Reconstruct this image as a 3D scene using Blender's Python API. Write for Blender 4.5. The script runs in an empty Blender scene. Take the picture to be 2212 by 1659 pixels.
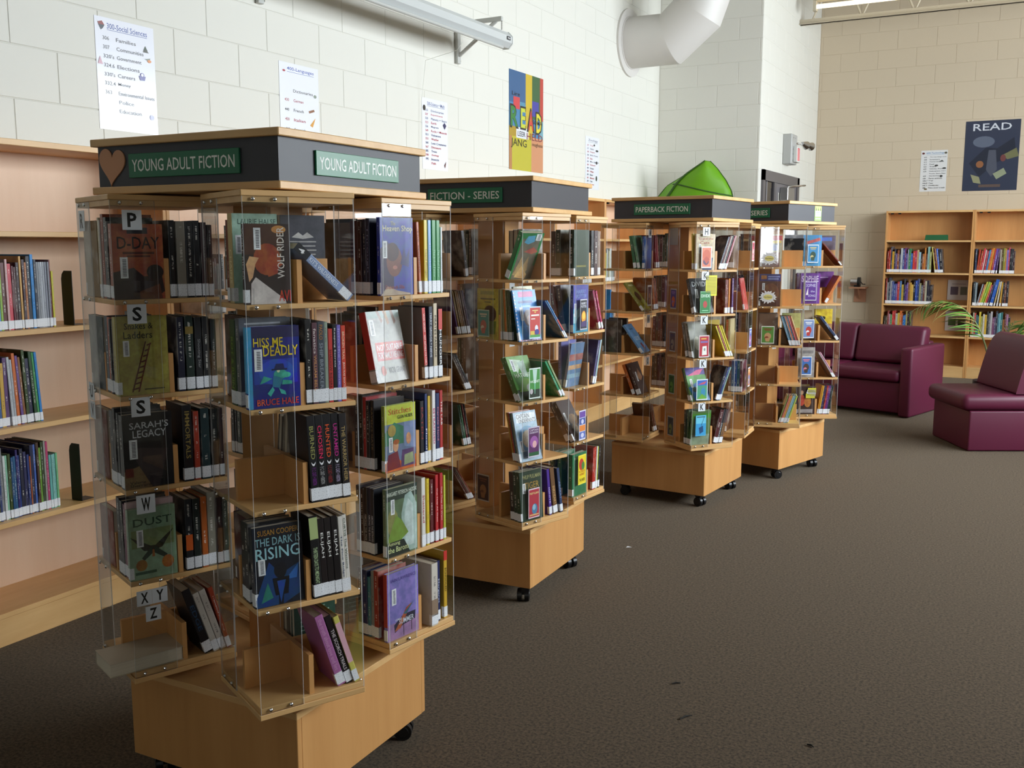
import bpy, math, random
from mathutils import Matrix, Vector
random.seed(7)
D = bpy.data
S = bpy.context.scene
COL = S.collection
R = math.radians
PI = math.pi

# ------------------------------------------------------------------ camera, sky, exposure
cam_d = D.cameras.new('camera'); cam = D.objects.new('camera', cam_d); COL.objects.link(cam)
cam.location = (0, 0, 1.433)
cam.rotation_euler = (R(90 - 8.085), 0, R(28.7))
cam_d.sensor_width = 36; cam_d.lens = 36 * 2117.6 / 2212; cam_d.clip_start = .05
S.camera = cam
S.view_settings.view_transform = 'Standard'; S.view_settings.look = 'None'
S.view_settings.gamma = 1; S.view_settings.use_curve_mapping = False
S.view_settings.exposure = 1.77
S.cycles.transparent_max_bounces = 48
S.cycles.max_bounces = 10; S.cycles.diffuse_bounces = 5; S.cycles.glossy_bounces = 4
S.cycles.sample_clamp_indirect = 6
S.cycles.caustics_reflective = False; S.cycles.caustics_refractive = False

wd = D.worlds.new('overcast_sky'); S.world = wd; wd.use_nodes = True
bg = wd.node_tree.nodes['Background']
bg.inputs[0].default_value = (.86, .93, 1.0, 1); bg.inputs[1].default_value = 8.0

# room frame: X = away from the shelf wall, Y = along it
XW, YC, XC, YR = -3.5, 9.403, -2.493, 11.89
XE, YB, ZC = 3.1, -4.0, 4.7
# daylight enters through four windows in the east wall; a light portal sits in each opening
WINS = [(3.3, 4.95), (5.15, 6.8), (7.0, 8.65), (8.85, 10.3)]
WZ0, WZ1 = 1.62, 3.4
FILLWIN = (1.7, 2.5, 1.1, 1.8)          # unseen window added behind the camera as fill for shaded rack faces
for a, b in WINS:
    ld = D.lights.new('window_portal', 'AREA'); ld.shape = 'RECTANGLE'; ld.size = b - a; ld.size_y = WZ1 - WZ0
    ld.cycles.is_portal = True
    o = D.objects.new('window_portal', ld); COL.objects.link(o)
    o.location = (XE + .10, (a + b) / 2, (WZ0 + WZ1) / 2)
    o.rotation_euler = (R(90), 0, R(90))
ld = D.lights.new('window_portal', 'AREA'); ld.shape = 'RECTANGLE'; ld.size = FILLWIN[1] - FILLWIN[0]; ld.size_y = FILLWIN[3] - FILLWIN[2]; ld.cycles.is_portal = True
o = D.objects.new('window_portal', ld); COL.objects.link(o); o.location = ((FILLWIN[0] + FILLWIN[1]) / 2, YB - .1, (FILLWIN[2] + FILLWIN[3]) / 2); o.rotation_euler = (R(90), 0, 0)

# ------------------------------------------------------------------ helpers
def lin(h):
    if not isinstance(h, str): return h
    r = []
    for i in (0, 2, 4):
        c = int(h[i:i + 2], 16) / 255
        r.append(c / 12.92 if c <= .04045 else ((c + .055) / 1.055) ** 2.4)
    return tuple(r)

def I(M=None): return M or Matrix.Identity(4)
def T(x, y, z): return Matrix.Translation((x, y, z))
def RZ(a): return Matrix.Rotation(a, 4, 'Z')
def RY(a): return Matrix.Rotation(a, 4, 'Y')
def RX(a): return Matrix.Rotation(a, 4, 'X')

BOXF = [(0, 3, 2, 1), (4, 5, 6, 7), (0, 1, 5, 4), (1, 2, 6, 5), (2, 3, 7, 6), (3, 0, 4, 7)]

class MB:
    def __init__(s): s.v = []; s.f = []; s.m = []; s.c = []; s.uv = []; s.sm = []
    def add(s, vs, fs, mi=0, col=None, M=None, uv=None, sm=False):
        n = len(s.v)
        for p in vs: s.v.append(tuple(M @ Vector(p)) if M else tuple(p))
        for i, f in enumerate(fs):
            s.f.append(tuple(n + j for j in f)); s.m.append(mi); s.c.append(lin(col) if col else None)
            s.uv.append(uv[i] if uv else None); s.sm.append(sm)
        return s
    def box(s, x0, x1, y0, y1, z0, z1, mi=0, col=None, M=None):
        vs = [(x0, y0, z0), (x1, y0, z0), (x1, y1, z0), (x0, y1, z0), (x0, y0, z1), (x1, y0, z1), (x1, y1, z1), (x0, y1, z1)]
        return s.add(vs, BOXF, mi, col, M)
    def cbox(s, x0, x1, y0, y1, z0, z1, c=.002, mi=0, col=None, M=None):
        vs = []; X = (x0, x1); Y = (y0, y1); Z = (z0, z1); idx = {}
        for i in (0, 1):
            for j in (0, 1):
                for k in (0, 1):
                    sx, sy, sz = (c, -c)[i], (c, -c)[j], (c, -c)[k]
                    for ax in range(3):
                        p = [X[i] + sx, Y[j] + sy, Z[k] + sz]; p[ax] = (X[i], Y[j], Z[k])[ax]
                        idx[(i, j, k, ax)] = len(vs); vs.append(p)
        fs = []
        def q(*a): fs.append(tuple(idx[t] for t in a))
        for i in (0, 1):
            t = [(i, 0, 0, 0), (i, 1, 0, 0), (i, 1, 1, 0), (i, 0, 1, 0)]; q(*(t if i else t[::-1]))
            t = [(0, i, 0, 1), (1, i, 0, 1), (1, i, 1, 1), (0, i, 1, 1)]; q(*(t[::-1] if i else t))
            t = [(0, 0, i, 2), (1, 0, i, 2), (1, 1, i, 2), (0, 1, i, 2)]; q(*(t if i else t[::-1]))
        for a in (0, 1):
            for b in (0, 1):
                t = [(a, b, 0, 0), (a, b, 1, 0), (a, b, 1, 1), (a, b, 0, 1)]; q(*(t if a != b else t[::-1]))
                t = [(0, a, b, 1), (1, a, b, 1), (1, a, b, 2), (0, a, b, 2)]; q(*(t if a != b else t[::-1]))
                t = [(a, 0, b, 0), (a, 1, b, 0), (a, 1, b, 2), (a, 0, b, 2)]; q(*(t if a == b else t[::-1]))
        for i in (0, 1):
            for j in (0, 1):
                for k in (0, 1):
                    t = [(i, j, k, 0), (i, j, k, 1), (i, j, k, 2)]; q(*(t if (i + j + k) % 2 else t[::-1]))
        return s.add(vs, fs, mi, col, M)
    def cyl(s, p0, p1, r0, r1=None, n=12, mi=0, col=None, cap=True, sm=True, M=None):
        r1 = r0 if r1 is None else r1
        p0 = Vector(p0); p1 = Vector(p1); d = (p1 - p0).normalized()
        u = d.orthogonal().normalized(); w = d.cross(u); vs = []
        for p, r in ((p0, r0), (p1, r1)):
            for i in range(n):
                a = 2 * PI * i / n; vs.append(p + u * (r * math.cos(a)) + w * (r * math.sin(a)))
        s.add(vs, [(i, (i + 1) % n, n + (i + 1) % n, n + i) for i in range(n)], mi, col, M, sm=sm)
        if cap: s.add(vs, [tuple(range(n - 1, -1, -1)), tuple(range(n, 2 * n))], mi, col, M)
        return s
    def tube(s, pts, rs, n=8, mi=0, col=None, M=None):
        pts = [Vector(p) for p in pts]
        if not isinstance(rs, (list, tuple)): rs = [rs] * len(pts)
        vs = []; u = None
        for i, p in enumerate(pts):
            d = (pts[min(i + 1, len(pts) - 1)] - pts[max(i - 1, 0)]).normalized()
            u = (u - d * u.dot(d)).normalized() if u else d.orthogonal().normalized()
            w = d.cross(u)
            for k in range(n):
                a = 2 * PI * k / n; vs.append(p + (u * math.cos(a) + w * math.sin(a)) * rs[i])
        fs = [(i * n + k, i * n + (k + 1) % n, (i + 1) * n + (k + 1) % n, (i + 1) * n + k) for i in range(len(pts) - 1) for k in range(n)]
        s.add(vs, fs, mi, col, M, sm=True)
        return s.add(vs, [tuple(range(n - 1, -1, -1)), tuple(range(len(vs) - n, len(vs)))], mi, col, M)
    def prism(s, poly, y0, y1, mi=0, col=None, M=None, sm=False):      # poly in (x, z), extruded along y
        n = len(poly); vs = [(x, y0, z) for x, z in poly] + [(x, y1, z) for x, z in poly]
        s.add(vs, [tuple(range(n)), tuple(range(2 * n - 1, n - 1, -1))], mi, col, M)
        return s.add(vs, [((i + 1) % n, i, n + i, n + (i + 1) % n) for i in range(n)], mi, col, M, sm=sm)
    def mesh(s, mats):
        me = D.meshes.new('m'); me.from_pydata(s.v, [], s.f)
        me.polygons.foreach_set('material_index', s.m)
        me.polygons.foreach_set('use_smooth', s.sm)
        if any(c is not None for c in s.c):
            a = me.color_attributes.new('Col', 'FLOAT_COLOR', 'CORNER'); d = []
            for f, c in zip(s.f, s.c):
                c = c or (.5, .5, .5); d += [c[0], c[1], c[2], 1.0] * len(f)
            a.data.foreach_set('color', d)
        if any(u is not None for u in s.uv):
            a = me.uv_layers.new(name='UVMap'); d = []
            for f, u in zip(s.f, s.uv):
                for k in range(len(f)): d += list(u[k]) if u else [-1.0, -1.0]
            a.data.foreach_set('uv', d)
        for m in mats if isinstance(mats, (list, tuple)) else [mats]: me.materials.append(m)
        return me
    def build(s, name, mats, parent=None, M=None):
        return link(name, s.mesh(mats), parent, M)

def link(name, me, parent=None, M=None):
    o = D.objects.new(name, me); COL.objects.link(o)
    if parent: o.parent = parent
    if M is not None: o.matrix_basis = M
    return o

def tag(o, label=None, cat=None, group=None, kind=None):
    if label: o['label'] = label
    if cat: o['category'] = cat
    if group: o['group'] = group
    if kind: o['kind'] = kind
    return o

def empty(name, M=None, **k):
    return tag(link(name, None, None, M), **k)

# flat lettering as mesh outlines of the built-in font
_tc = {}
def glyphs(txt, bold=.008):
    if txt not in _tc:
        if len(txt) == 1: bold = .028
        cu = D.curves.new('t', 'FONT'); cu.body = txt; cu.resolution_u = 2; cu.offset = bold; cu.fill_mode = 'FRONT'
        ob = D.objects.new('t', cu); me = ob.to_mesh()
        vs = [tuple(v.co) for v in me.vertices]; fs = [tuple(p.vertices) for p in me.polygons]
        ob.to_mesh_clear(); D.objects.remove(ob); D.curves.remove(cu)
        xs = [v[0] for v in vs] or [0]; ys = [v[1] for v in vs] or [0]
        x0, x1, y0, y1 = min(xs), max(xs), min(ys), max(ys)
        w = max(x1 - x0, 1e-6); h = max(y1 - y0, 1e-6)
        _tc[txt] = ([((v[0] - x0) / w, (v[1] - y0) / h) for v in vs], fs)
    return _tc[txt]

def put_text(mb, txt, fn, a0, b0, a1, b1, col, vert=0, mi=0):
    """fn(a, b) maps the flat picture to 3-D; vert 1 reads downwards, -1 upwards"""
    vs, fs = glyphs(txt); out = []
    for x, y in vs:
        if vert == 1: a, b = a0 + (a1 - a0) * y, b1 - (b1 - b0) * x
        elif vert == -1: a, b = a1 - (a1 - a0) * y, b0 + (b1 - b0) * x
        else: a, b = a0 + (a1 - a0) * x, b0 + (b1 - b0) * y
        out.append(fn(a, b))
    mb.add(out, fs, mi, col)

def picture(mb, ops, fn, off=.00018, mi=0):
    """flat print: ops are drawn in order, each a hair above the last; fn(a, b, depth)"""
    for i, op in enumerate(ops):
        d = off * (1 + .35 * i); k = op[0]; g = lambda a, b: fn(a, b, d)
        if k == 'r':
            _, a0, b0, a1, b1, c = op; mb.add([g(a0, b0), g(a1, b0), g(a1, b1), g(a0, b1)], [(0, 1, 2, 3)], mi, c)
        elif k == 'e':
            _, a, b, ra, rb, c = op; n = 18
            mb.add([g(a + ra * math.cos(2 * PI * j / n), b + rb * math.sin(2 * PI * j / n)) for j in range(n)], [tuple(range(n))], mi, c)
        elif k == 'p':
            mb.add([g(a, b) for a, b in op[1]], [tuple(range(len(op[1])))], mi, op[2])
        elif k == 't': put_text(mb, op[1], g, *op[2:7])
        elif k == 'tv': put_text(mb, op[1], g, *op[2:7], vert=op[7] if len(op) > 7 else -1)
        elif k == 'bc':                                       # barcode sticker
            _, a0, b0, a1, b1 = op
            mb.add([g(a0, b0), g(a1, b0), g(a1, b1), g(a0, b1)], [(0, 1, 2, 3)], mi, 'e9ebee')
            g2 = lambda a, b: fn(a, b, d + .0001); w = a1 - a0; h = b1 - b0
            for j in range(11):
                y = b0 + h * (.1 + .075 * j)
                mb.add([g2(a0 + .3 * w, y), g2(a0 + .8 * w, y), g2(a0 + .8 * w, y + h * .04), g2(a0 + .3 * w, y + h * .04)], [(0, 1, 2, 3)], mi, '3a3a40')

# ------------------------------------------------------------------ materials
def mat(name, col, rough=.5, spec=.5, **k):
    m = D.materials.new(name); m.use_nodes = True
    b = m.node_tree.nodes['Principled BSDF']
    b.inputs['Base Color'].default_value = (*lin(col), 1); b.inputs['Roughness'].default_value = rough
    b.inputs['Specular IOR Level'].default_value = spec
    for a, v in k.items(): b.inputs[a.replace('_', ' ')].default_value = v
    return m
def nodes(m): return m.node_tree.nodes, m.node_tree.links, m.node_tree.nodes['Principled BSDF']
def N(ns, t, **k):
    n = ns.new(t)
    for a, v in k.items(): setattr(n, a, v)
    return n
def mixc(ns, ls, fac, a, b, mode='MIX'):
    n = N(ns, 'ShaderNodeMix', data_type='RGBA', blend_type=mode)
    for i, v in ((0, fac), (6, a), (7, b)):
        if hasattr(v, 'links'): ls.new(v, n.inputs[i])
        elif i == 0: n.inputs[0].default_value = v
        else: n.inputs[i].default_value = (*lin(v), 1)
    return n.outputs[2]
def math_(ns, ls, op, a, b=0, c=None):
    n = N(ns, 'ShaderNodeMath', operation=op)
    for i, v in enumerate((a, b, c)):
        if v is None: continue
        if hasattr(v, 'links'): ls.new(v, n.inputs[i])
        else: n.inputs[i].default_value = v
    return n.outputs[0]
def noise(ns, ls, scale, detail=2, vec=None, rough=.5):
    n = N(ns, 'ShaderNodeTexNoise'); n.inputs['Scale'].default_value = scale; n.inputs['Detail'].default_value = detail
    n.inputs['Roughness'].default_value = rough
    if vec is not None: ls.new(vec, n.inputs['Vector'])
    return n
def ramp(ns, ls, src, p0, p1):
    n = N(ns, 'ShaderNodeMapRange'); ls.new(src, n.inputs[0])
    n.inputs[1].default_value = p0; n.inputs[2].default_value = p1
    return n.outputs[0]
def bump(ns, ls, b, h, strength, dist):
    n = N(ns, 'ShaderNodeBump'); n.inputs['Strength'].default_value = strength; n.inputs['Distance'].default_value = dist
    ls.new(h, n.inputs['Height']); ls.new(n.outputs[0], b.inputs['Normal'])
def coords(ns, ls, scale, kind='Object'):
    t = N(ns, 'ShaderNodeTexCoord'); m = N(ns, 'ShaderNodeMapping'); m.inputs['Scale'].default_value = scale
    ls.new(t.outputs[kind], m.inputs[0]); return m.outputs[0]

def wood(name, c0, c1, scale, rough=.42):
    m = mat(name, c0, rough); ns, ls, b = nodes(m)
    n1 = noise(ns, ls, 1, 4, coords(ns, ls, scale), .62)
    n2 = noise(ns, ls, 260, 2)
    f = math_(ns, ls, 'ADD', math_(ns, ls, 'MULTIPLY', ramp(ns, ls, n1.outputs[0], .3, .7), .75), math_(ns, ls, 'MULTIPLY', n2.outputs[0], .25))
    ls.new(mixc(ns, ls, f, c0, c1), b.inputs['Base Color'])
    bump(ns, ls, b, n2.outputs[0], .04, .0004)
    return m
MAPLE = wood('maple_upright_grain', 'c08a50', 'd29c60', (14, 14, 1.1))
MAPLE_H = wood('maple_flat_grain', 'cd9f66', 'e0b67c', (3, 16, 16))
BACK = wood('maple_back_panel', 'd8b393', 'e3c3a6', (9, 9, 1.0), .5)
DARKBAND = mat('charcoal_laminate', '37373d', .45, .42)
ns, ls, b = nodes(DARKBAND); n_ = noise(ns, ls, 400, 2); ls.new(mixc(ns, ls, n_.outputs[0], '303036', '3f3f46'), b.inputs['Base Color'])
GREEN = mat('green_sign_plastic', '0c6b45', .35)
WHITE = mat('white_print', 'eceee8', .5)
SCREW = mat('chrome_screw', 'd8d8d8', .18, Metallic=1.0)
BLACKP = mat('black_plastic', '101012', .35)
BLACKM = mat('black_steel', '0c0c0e', .45)
GREYM = mat('grey_painted_steel', 'b9bab6', .35)
PAPER = mat('white_paper', 'e6e8ea', .6)
PAGES = mat('page_block', 'd2c6b0', .8)
ns, ls, b = nodes(PAGES); w_ = noise(ns, ls, 1, 2, coords(ns, ls, (900, 900, 6))); ls.new(mixc(ns, ls, w_.outputs[0], 'b9ac95', 'ddd3bf'), b.inputs['Base Color'])
STICK = mat('spine_sticker', 'e4e6ea', .45)
ns, ls, b = nodes(STICK); w_ = noise(ns, ls, 1, 1, coords(ns, ls, (700, 700, 260)))
ls.new(mixc(ns, ls, ramp(ns, ls, w_.outputs[0], .64, .70), 'e6e8ec', '9a9a9e'), b.inputs['Base Color'])

def attr_mat(name, rough, coat=0.0):
    m = mat(name, '808080', rough); ns, ls, b = nodes(m)
    a = N(ns, 'ShaderNodeAttribute', attribute_name='Col'); ls.new(a.outputs[0], b.inputs['Base Color'])
    if coat:                                                   # painterly mottling of printed areas
        t = N(ns, 'ShaderNodeTexCoord'); q = noise(ns, ls, 38, 5, t.outputs['Object'], .65)
        hs = N(ns, 'ShaderNodeHueSaturation'); ls.new(a.outputs[0], hs.inputs['Color']); ls.new(math_(ns, ls, 'MULTIPLY_ADD', q.outputs[0], 1.3, .38), hs.inputs['Value'])
        ls.new(math_(ns, ls, 'MULTIPLY_ADD', q.outputs[0], .10, .45), hs.inputs['Hue']); ls.new(hs.outputs[0], b.inputs['Base Color'])
    b.inputs['Coat Weight'].default_value = coat; b.inputs['Coat Roughness'].default_value = .12
    return m
PRINT = attr_mat('printed_ink', .4); LAMIN = attr_mat('laminated_sheet', .3); LAMIN.node_tree.nodes['Principled BSDF'].inputs['Coat Weight'].default_value = .6
GLOSSP = attr_mat('laminated_print', .36, .22)

COVER = attr_mat('book_cover', .38, .25)
ns, ls, b = nodes(COVER)
uv = N(ns, 'ShaderNodeUVMap'); sx = N(ns, 'ShaderNodeSeparateXYZ'); ls.new(uv.outputs[0], sx.inputs[0])
oi = N(ns, 'ShaderNodeObjectInfo')
cxy = N(ns, 'ShaderNodeCombineXYZ')
ls.new(math_(ns, ls, 'MULTIPLY', sx.outputs[0], 1.5), cxy.inputs[0]); ls.new(math_(ns, ls, 'MULTIPLY', sx.outputs[1], 70), cxy.inputs[1])
ls.new(math_(ns, ls, 'MULTIPLY', oi.outputs['Random'], 40), cxy.inputs[2])
g1 = noise(ns, ls, 1, 1, cxy.outputs[0])
cx2 = N(ns, 'ShaderNodeCombineXYZ'); ls.new(math_(ns, ls, 'MULTIPLY', sx.outputs[1], 4), cx2.inputs[1]); ls.new(math_(ns, ls, 'MULTIPLY', oi.outputs['Random'], 90), cx2.inputs[2])
g2 = noise(ns, ls, 1, 1, cx2.outputs[0])
inu = math_(ns, ls, 'LESS_THAN', math_(ns, ls, 'ABSOLUTE', math_(ns, ls, 'SUBTRACT', sx.outputs[0], .5)), .17)
inv = math_(ns, ls, 'LESS_THAN', math_(ns, ls, 'ABSOLUTE', math_(ns, ls, 'SUBTRACT', sx.outputs[1], .6)), .33)
txt = math_(ns, ls, 'MULTIPLY', math_(ns, ls, 'MULTIPLY', inu, inv), math_(ns, ls, 'MULTIPLY', math_(ns, ls, 'GREATER_THAN', g1.outputs[0], .5), math_(ns, ls, 'GREATER_THAN', g2.outputs[0], .5)))
a = N(ns, 'ShaderNodeAttribute', attribute_name='Col'); a2 = N(ns, 'ShaderNodeAttribute', attribute_name='Pc')
tc = N(ns, 'ShaderNodeTexCoord'); va = N(ns, 'ShaderNodeVectorMath', operation='ADD'); ls.new(tc.outputs['Object'], va.inputs[0]); ls.new(oi.outputs['Location'], va.inputs[1])
g3 = noise(ns, ls, 16, 3, va.outputs[0])
art = math_(ns, ls, 'MULTIPLY', math_(ns, ls, 'LESS_THAN', sx.outputs[0], -.5), math_(ns, ls, 'MULTIPLY', ramp(ns, ls, g3.outputs[0], .5, .68), .35))
ls.new(mixc(ns, ls, math_(ns, ls, 'MAXIMUM', math_(ns, ls, 'MULTIPLY', txt, .6), art), a.outputs[0], a2.outputs[0]), b.inputs['Base Color'])

def clear_mat(name, edge=False):
    m = D.materials.new(name); m.use_nodes = True; ns, ls = m.node_tree.nodes, m.node_tree.links; ns.clear()
    out = N(ns, 'ShaderNodeOutputMaterial'); tr = N(ns, 'ShaderNodeBsdfTransparent'); mx = N(ns, 'ShaderNodeMixShader')
    if edge:
        tr.inputs[0].default_value = (.8, .82, .82, 1); df = N(ns, 'ShaderNodeBsdfDiffuse'); df.inputs[0].default_value = (.85, .87, .88, 1)
        tl = N(ns, 'ShaderNodeBsdfTranslucent'); tl.inputs[0].default_value = (.85, .87, .88, 1)
        ad = N(ns, 'ShaderNodeMixShader'); ls.new(df.outputs[0], ad.inputs[1]); ls.new(tl.outputs[0], ad.inputs[2])
        mx.inputs[0].default_value = .6; ls.new(ad.outputs[0], mx.inputs[2])
    else:
        tr.inputs[0].default_value = (.965, .97, .965, 1); gl = N(ns, 'ShaderNodeBsdfGlossy'); gl.inputs['Roughness'].default_value = .03
        fr = N(ns, 'ShaderNodeFresnel'); ge = N(ns, 'ShaderNodeNewGeometry'); mr = N(ns, 'ShaderNodeMapRange'); ls.new(ge.outputs['Backfacing'], mr.inputs[0]); mr.inputs[3].default_value = 1.49; mr.inputs[4].default_value = 1 / 1.49; ls.new(mr.outputs[0], fr.inputs[0]); ls.new(fr.outputs[0], mx.inputs[0]); ls.new(gl.outputs[0], mx.inputs[2])
    ls.new(tr.outputs[0], mx.inputs[1]); ls.new(mx.outputs[0], out.inputs[0])
    return m
ACRYL = clear_mat('clear_acrylic'); ACEDGE = clear_mat('acrylic_edge', True)

PAINT = mat('painted_block', 'd9d6ca', .55)
ns, ls, b = nodes(PAINT); n_ = noise(ns, ls, 160, 3); n2 = noise(ns, ls, 900, 2)
ls.new(mixc(ns, ls, ramp(ns, ls, n2.outputs[0], .55, .75), 'dbd9d0', 'cccac2'), b.inputs['Base Color']); bump(ns, ls, b, n_.outputs[0], .12, .002)
SHADEP = PAINT.copy(); SHADEP.name = 'shade_toned_block'  # same wall paint; its dimmer, lamp-warmed light is put into the colour
for n_ in SHADEP.node_tree.nodes:
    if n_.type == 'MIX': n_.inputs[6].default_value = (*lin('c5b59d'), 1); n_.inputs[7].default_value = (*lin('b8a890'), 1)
MORTAR = mat('painted_joint', 'd4d2c9', .7)
CARPET = mat('speckled_carpet', '6b5f52', .95, .15, Sheen_Weight=.45, Sheen_Roughness=.45, Sheen_Tint=(*lin('a39684'), 1))
ns, ls, b = nodes(CARPET); n1 = noise(ns, ls, 105, 3, coords(ns, ls, (1, 1, 1)), .8); n2 = noise(ns, ls, 420, 2, coords(ns, ls, (1, 1, 1)), .7); n3 = noise(ns, ls, 5, 3, coords(ns, ls, (1, 1, 1)))
c_ = mixc(ns, ls, ramp(ns, ls, n1.outputs[0], .36, .64), '1e1712', '6e5d4a')
c_ = mixc(ns, ls, ramp(ns, ls, n2.outputs[0], .35, .65), c_, mixc(ns, ls, .5, '29221c', c_), 'MIX')
c_ = mixc(ns, ls, math_(ns, ls, 'MULTIPLY', n3.outputs[0], .25), c_, '483e34')
ls.new(c_, b.inputs['Base Color']); bump(ns, ls, b, n2.outputs[0], .35, .003)
VINYL = mat('burgundy_vinyl', '5a1833', .47, .42)
ns, ls, b = nodes(VINYL); n_ = noise(ns, ls, 350, 2); bump(ns, ls, b, n_.outputs[0], .08, .001)
DUCT = mat('white_duct_paint', 'cfcbc6', .45)
CEIL = mat('ceiling_deck', '8a877f', .8)

# ------------------------------------------------------------------ room shell
def struct(o): return tag(o, kind='structure')
struct(MB().box(XW - .2, XE + .2, YB, YR + .2, -.1, 0).build('floor', CARPET))
struct(MB().box(XW - .2, XE + .2, YB, YR + .2, ZC, ZC + .1).build('ceiling', CEIL))
GAP = .0022
wl = struct(MB().box(XW - .2, XW - GAP, YB, YR + .2, 0, ZC).build('wall_left', MORTAR))
wcol = struct(MB().box(XW - .1, XC - GAP, YC + GAP, YR + .1, 0, ZC).build('wall_column', MORTAR))
wr = struct(MB().box(XC - .1, XE + .2, YR + GAP, YR + .2, 0, ZC).build('wall_right', mat('shade_toned_joint', 'bdae96', .7)))  # joint colour carries the same painted-in shade as its blocks
mb = MB(); x0_, x1_, z0_, z1_ = FILLWIN
mb.box(XW - .2, x0_, YB - .2, YB, 0, ZC); mb.box(x1_, XE + .2, YB - .2, YB, 0, ZC); mb.box(x0_, x1_, YB - .2, YB, 0, z0_); mb.box(x0_, x1_, YB - .2, YB, z1_, ZC)
struct(mb.build('wall_back', PAINT))
mb = MB(); e = XE
mb.box(e, e + .2, YB, YR, 0, WZ0); mb.box(e, e + .2, YB, YR, WZ1, ZC)
ed = [YB] + [v for w in WINS for v in w] + [YR]
for i in range(0, len(ed), 2): mb.box(e, e + .2, ed[i], ed[i + 1], WZ0, WZ1)
struct(mb.build('wall_window', PAINT))
FRAME = mat('window_frame_aluminium', '8f9090', .4)
for i, (a, b_) in enumerate(WINS):
    mb = MB()
    for y in (a, (a + b_) / 2 - .025, b_ - .05): mb.box(e + .06, e + .12, y, y + .05, WZ0, WZ1)
    for z in (WZ0, 2.7, WZ1 - .05): mb.box(e + .06, e + .12, a, b_, z, z + .05)
    w = struct(mb.build('window_%d' % (i + 1), FRAME))
    MB().box(e + .085, e + .093, a, b_, WZ0, WZ1).build('pane', ACRYL, w)
mb = MB()
for x in (x0_, (x0_ + x1_) / 2 - .025, x1_ - .05): mb.box(x, x + .05, YB - .12, YB - .06, z0_, z1_)
for z in (z0_, z1_ - .05): mb.box(x0_, x1_, YB - .12, YB - .06, z, z + .05)
w = struct(mb.build('window_5', FRAME)); MB().box(x0_, x1_, YB - .093, YB - .085, z0_, z1_).build('pane', ACRYL, w)  # frame and pane of the added fill opening
BLOCK = MB().cbox(-.198, .198, -.012, 0, -.0982, .0982, .0018).mesh(PAINT)          # outer face at y = -0.012
HALF = {}
def block_wall(parent, M, length, z0, z1, off, skip=None, paint=None):
    paint = paint or PAINT; me0 = BLOCK
    if paint is not PAINT: me0 = BLOCK.copy(); me0.materials[0] = paint
    """blocks on the plane y = 0 of M, running along x from 0 to length; recessed joints"""
    row = 0; z = z0
    while z < z1 - .01:
        x = -((row % 2) * .2 + off) % .4 - .4
        while x < length:
            a, b_ = max(x, 0) + .001, min(x + .4, length) - .001
            if b_ - a > .012 and not (skip and skip(a, b_, z)):
                if abs(b_ - a - .398) < .003: me = me0
                else:
                    k = (round(b_ - a - .002, 3), paint.name)
                    if k not in HALF: HALF[k] = MB().cbox(-k[0] / 2, k[0] / 2, -.012, 0, -.0982, .0982, .0018).mesh(paint)
                    me = HALF[k]
                link('block', me, parent, M @ T((a + b_) / 2, .012 - .0002, z + .1))
            x += .4
        z += .2; row += 1
# left wall: outward +X.  local x -> +Y, local y(-) -> +X
block_wall(wl, T(XW, 1.455, 0) @ RZ(R(90)), YC - 1.455, 1.585, 3.8, 0.0)
block_wall(wcol, T(XW, YC, 0), XC - XW - .002, 1.535, 4.5, .22)
DY0, DY1, DZ = 9.56, 11.0, 2.147
block_wall(wcol, T(XC, YC, 0) @ RZ(R(90)), YR - YC, 1.547, 4.5, .14, skip=lambda a, b_, z: z < DZ - .05 and b_ + YC > DY0 - .01 and a + YC < DY1 + .01)
block_wall(wr, T(XC, YR, 0), 4.2, .17, 4.5, .17, paint=SHADEP)

# door in the short wall
DGREY = mat('door_frame_paint', '5a5658', .4); DGLASS = mat('dark_door_glass', '120f14', .08, .6); DPANEL = mat('door_paint', '6d696c', .4)
mb = MB()
mb.box(XC - .03, XC + .02, DY0 - .05, DY0 + .03, 0, DZ); mb.box(XC - .03, XC + .02, DY1 - .06, DY1 + .03, 0, DZ)
mb.box(XC - .03, XC + .02, DY0 - .05, DY1 + .03, DZ - .1, DZ + .0); mb.box(XC - .03, XC + .015, 9.96, 10.04, 0, DZ - .1)
door = struct(mb.build('door_1', DGREY))
MB().box(XC - .01, XC + .0, DY0 + .03, 9.96, 0, DZ - .1).build('side_pane', DGLASS, door)
MB().cbox(XC - .01, XC + .005, DY0 + .14, DY0 + .17, 0, DZ - .1, .002).build('mullion', DPANEL, door)
mb = MB(); mb.box(XC - .02, XC + .006, 10.04, 10.17, 0, DZ - .1); mb.box(XC - .02, XC + .006, 10.86, 10.94, 0, DZ - .1); mb.box(XC - .02, XC + .006, 10.17, 10.86, 0, .25); mb.box(XC - .02, XC + .006, 10.17, 10.86, 1.96, DZ - .1)
mb.build('door_leaf', DPANEL, door)
MB().box(XC - .015, XC - .005, 10.17, 10.86, .25, 1.96).build('door_pane', DGLASS, door)
MB().cbox(XC + .006, XC + .09, 10.22, 10.50, 1.88, 2.01, .006).build('closer_box', mat('closer_metal', '8d8a88', .3, Metallic=.6), door)
MB().tube([(XC + .05, 10.36, 2.02), (XC + .10, 10.42, 2.03), (XC + .17, 10.62, 2.045), (XC + .02, 10.86, 2.05)], .009).build('closer_arm', SCREW, door)
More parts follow.
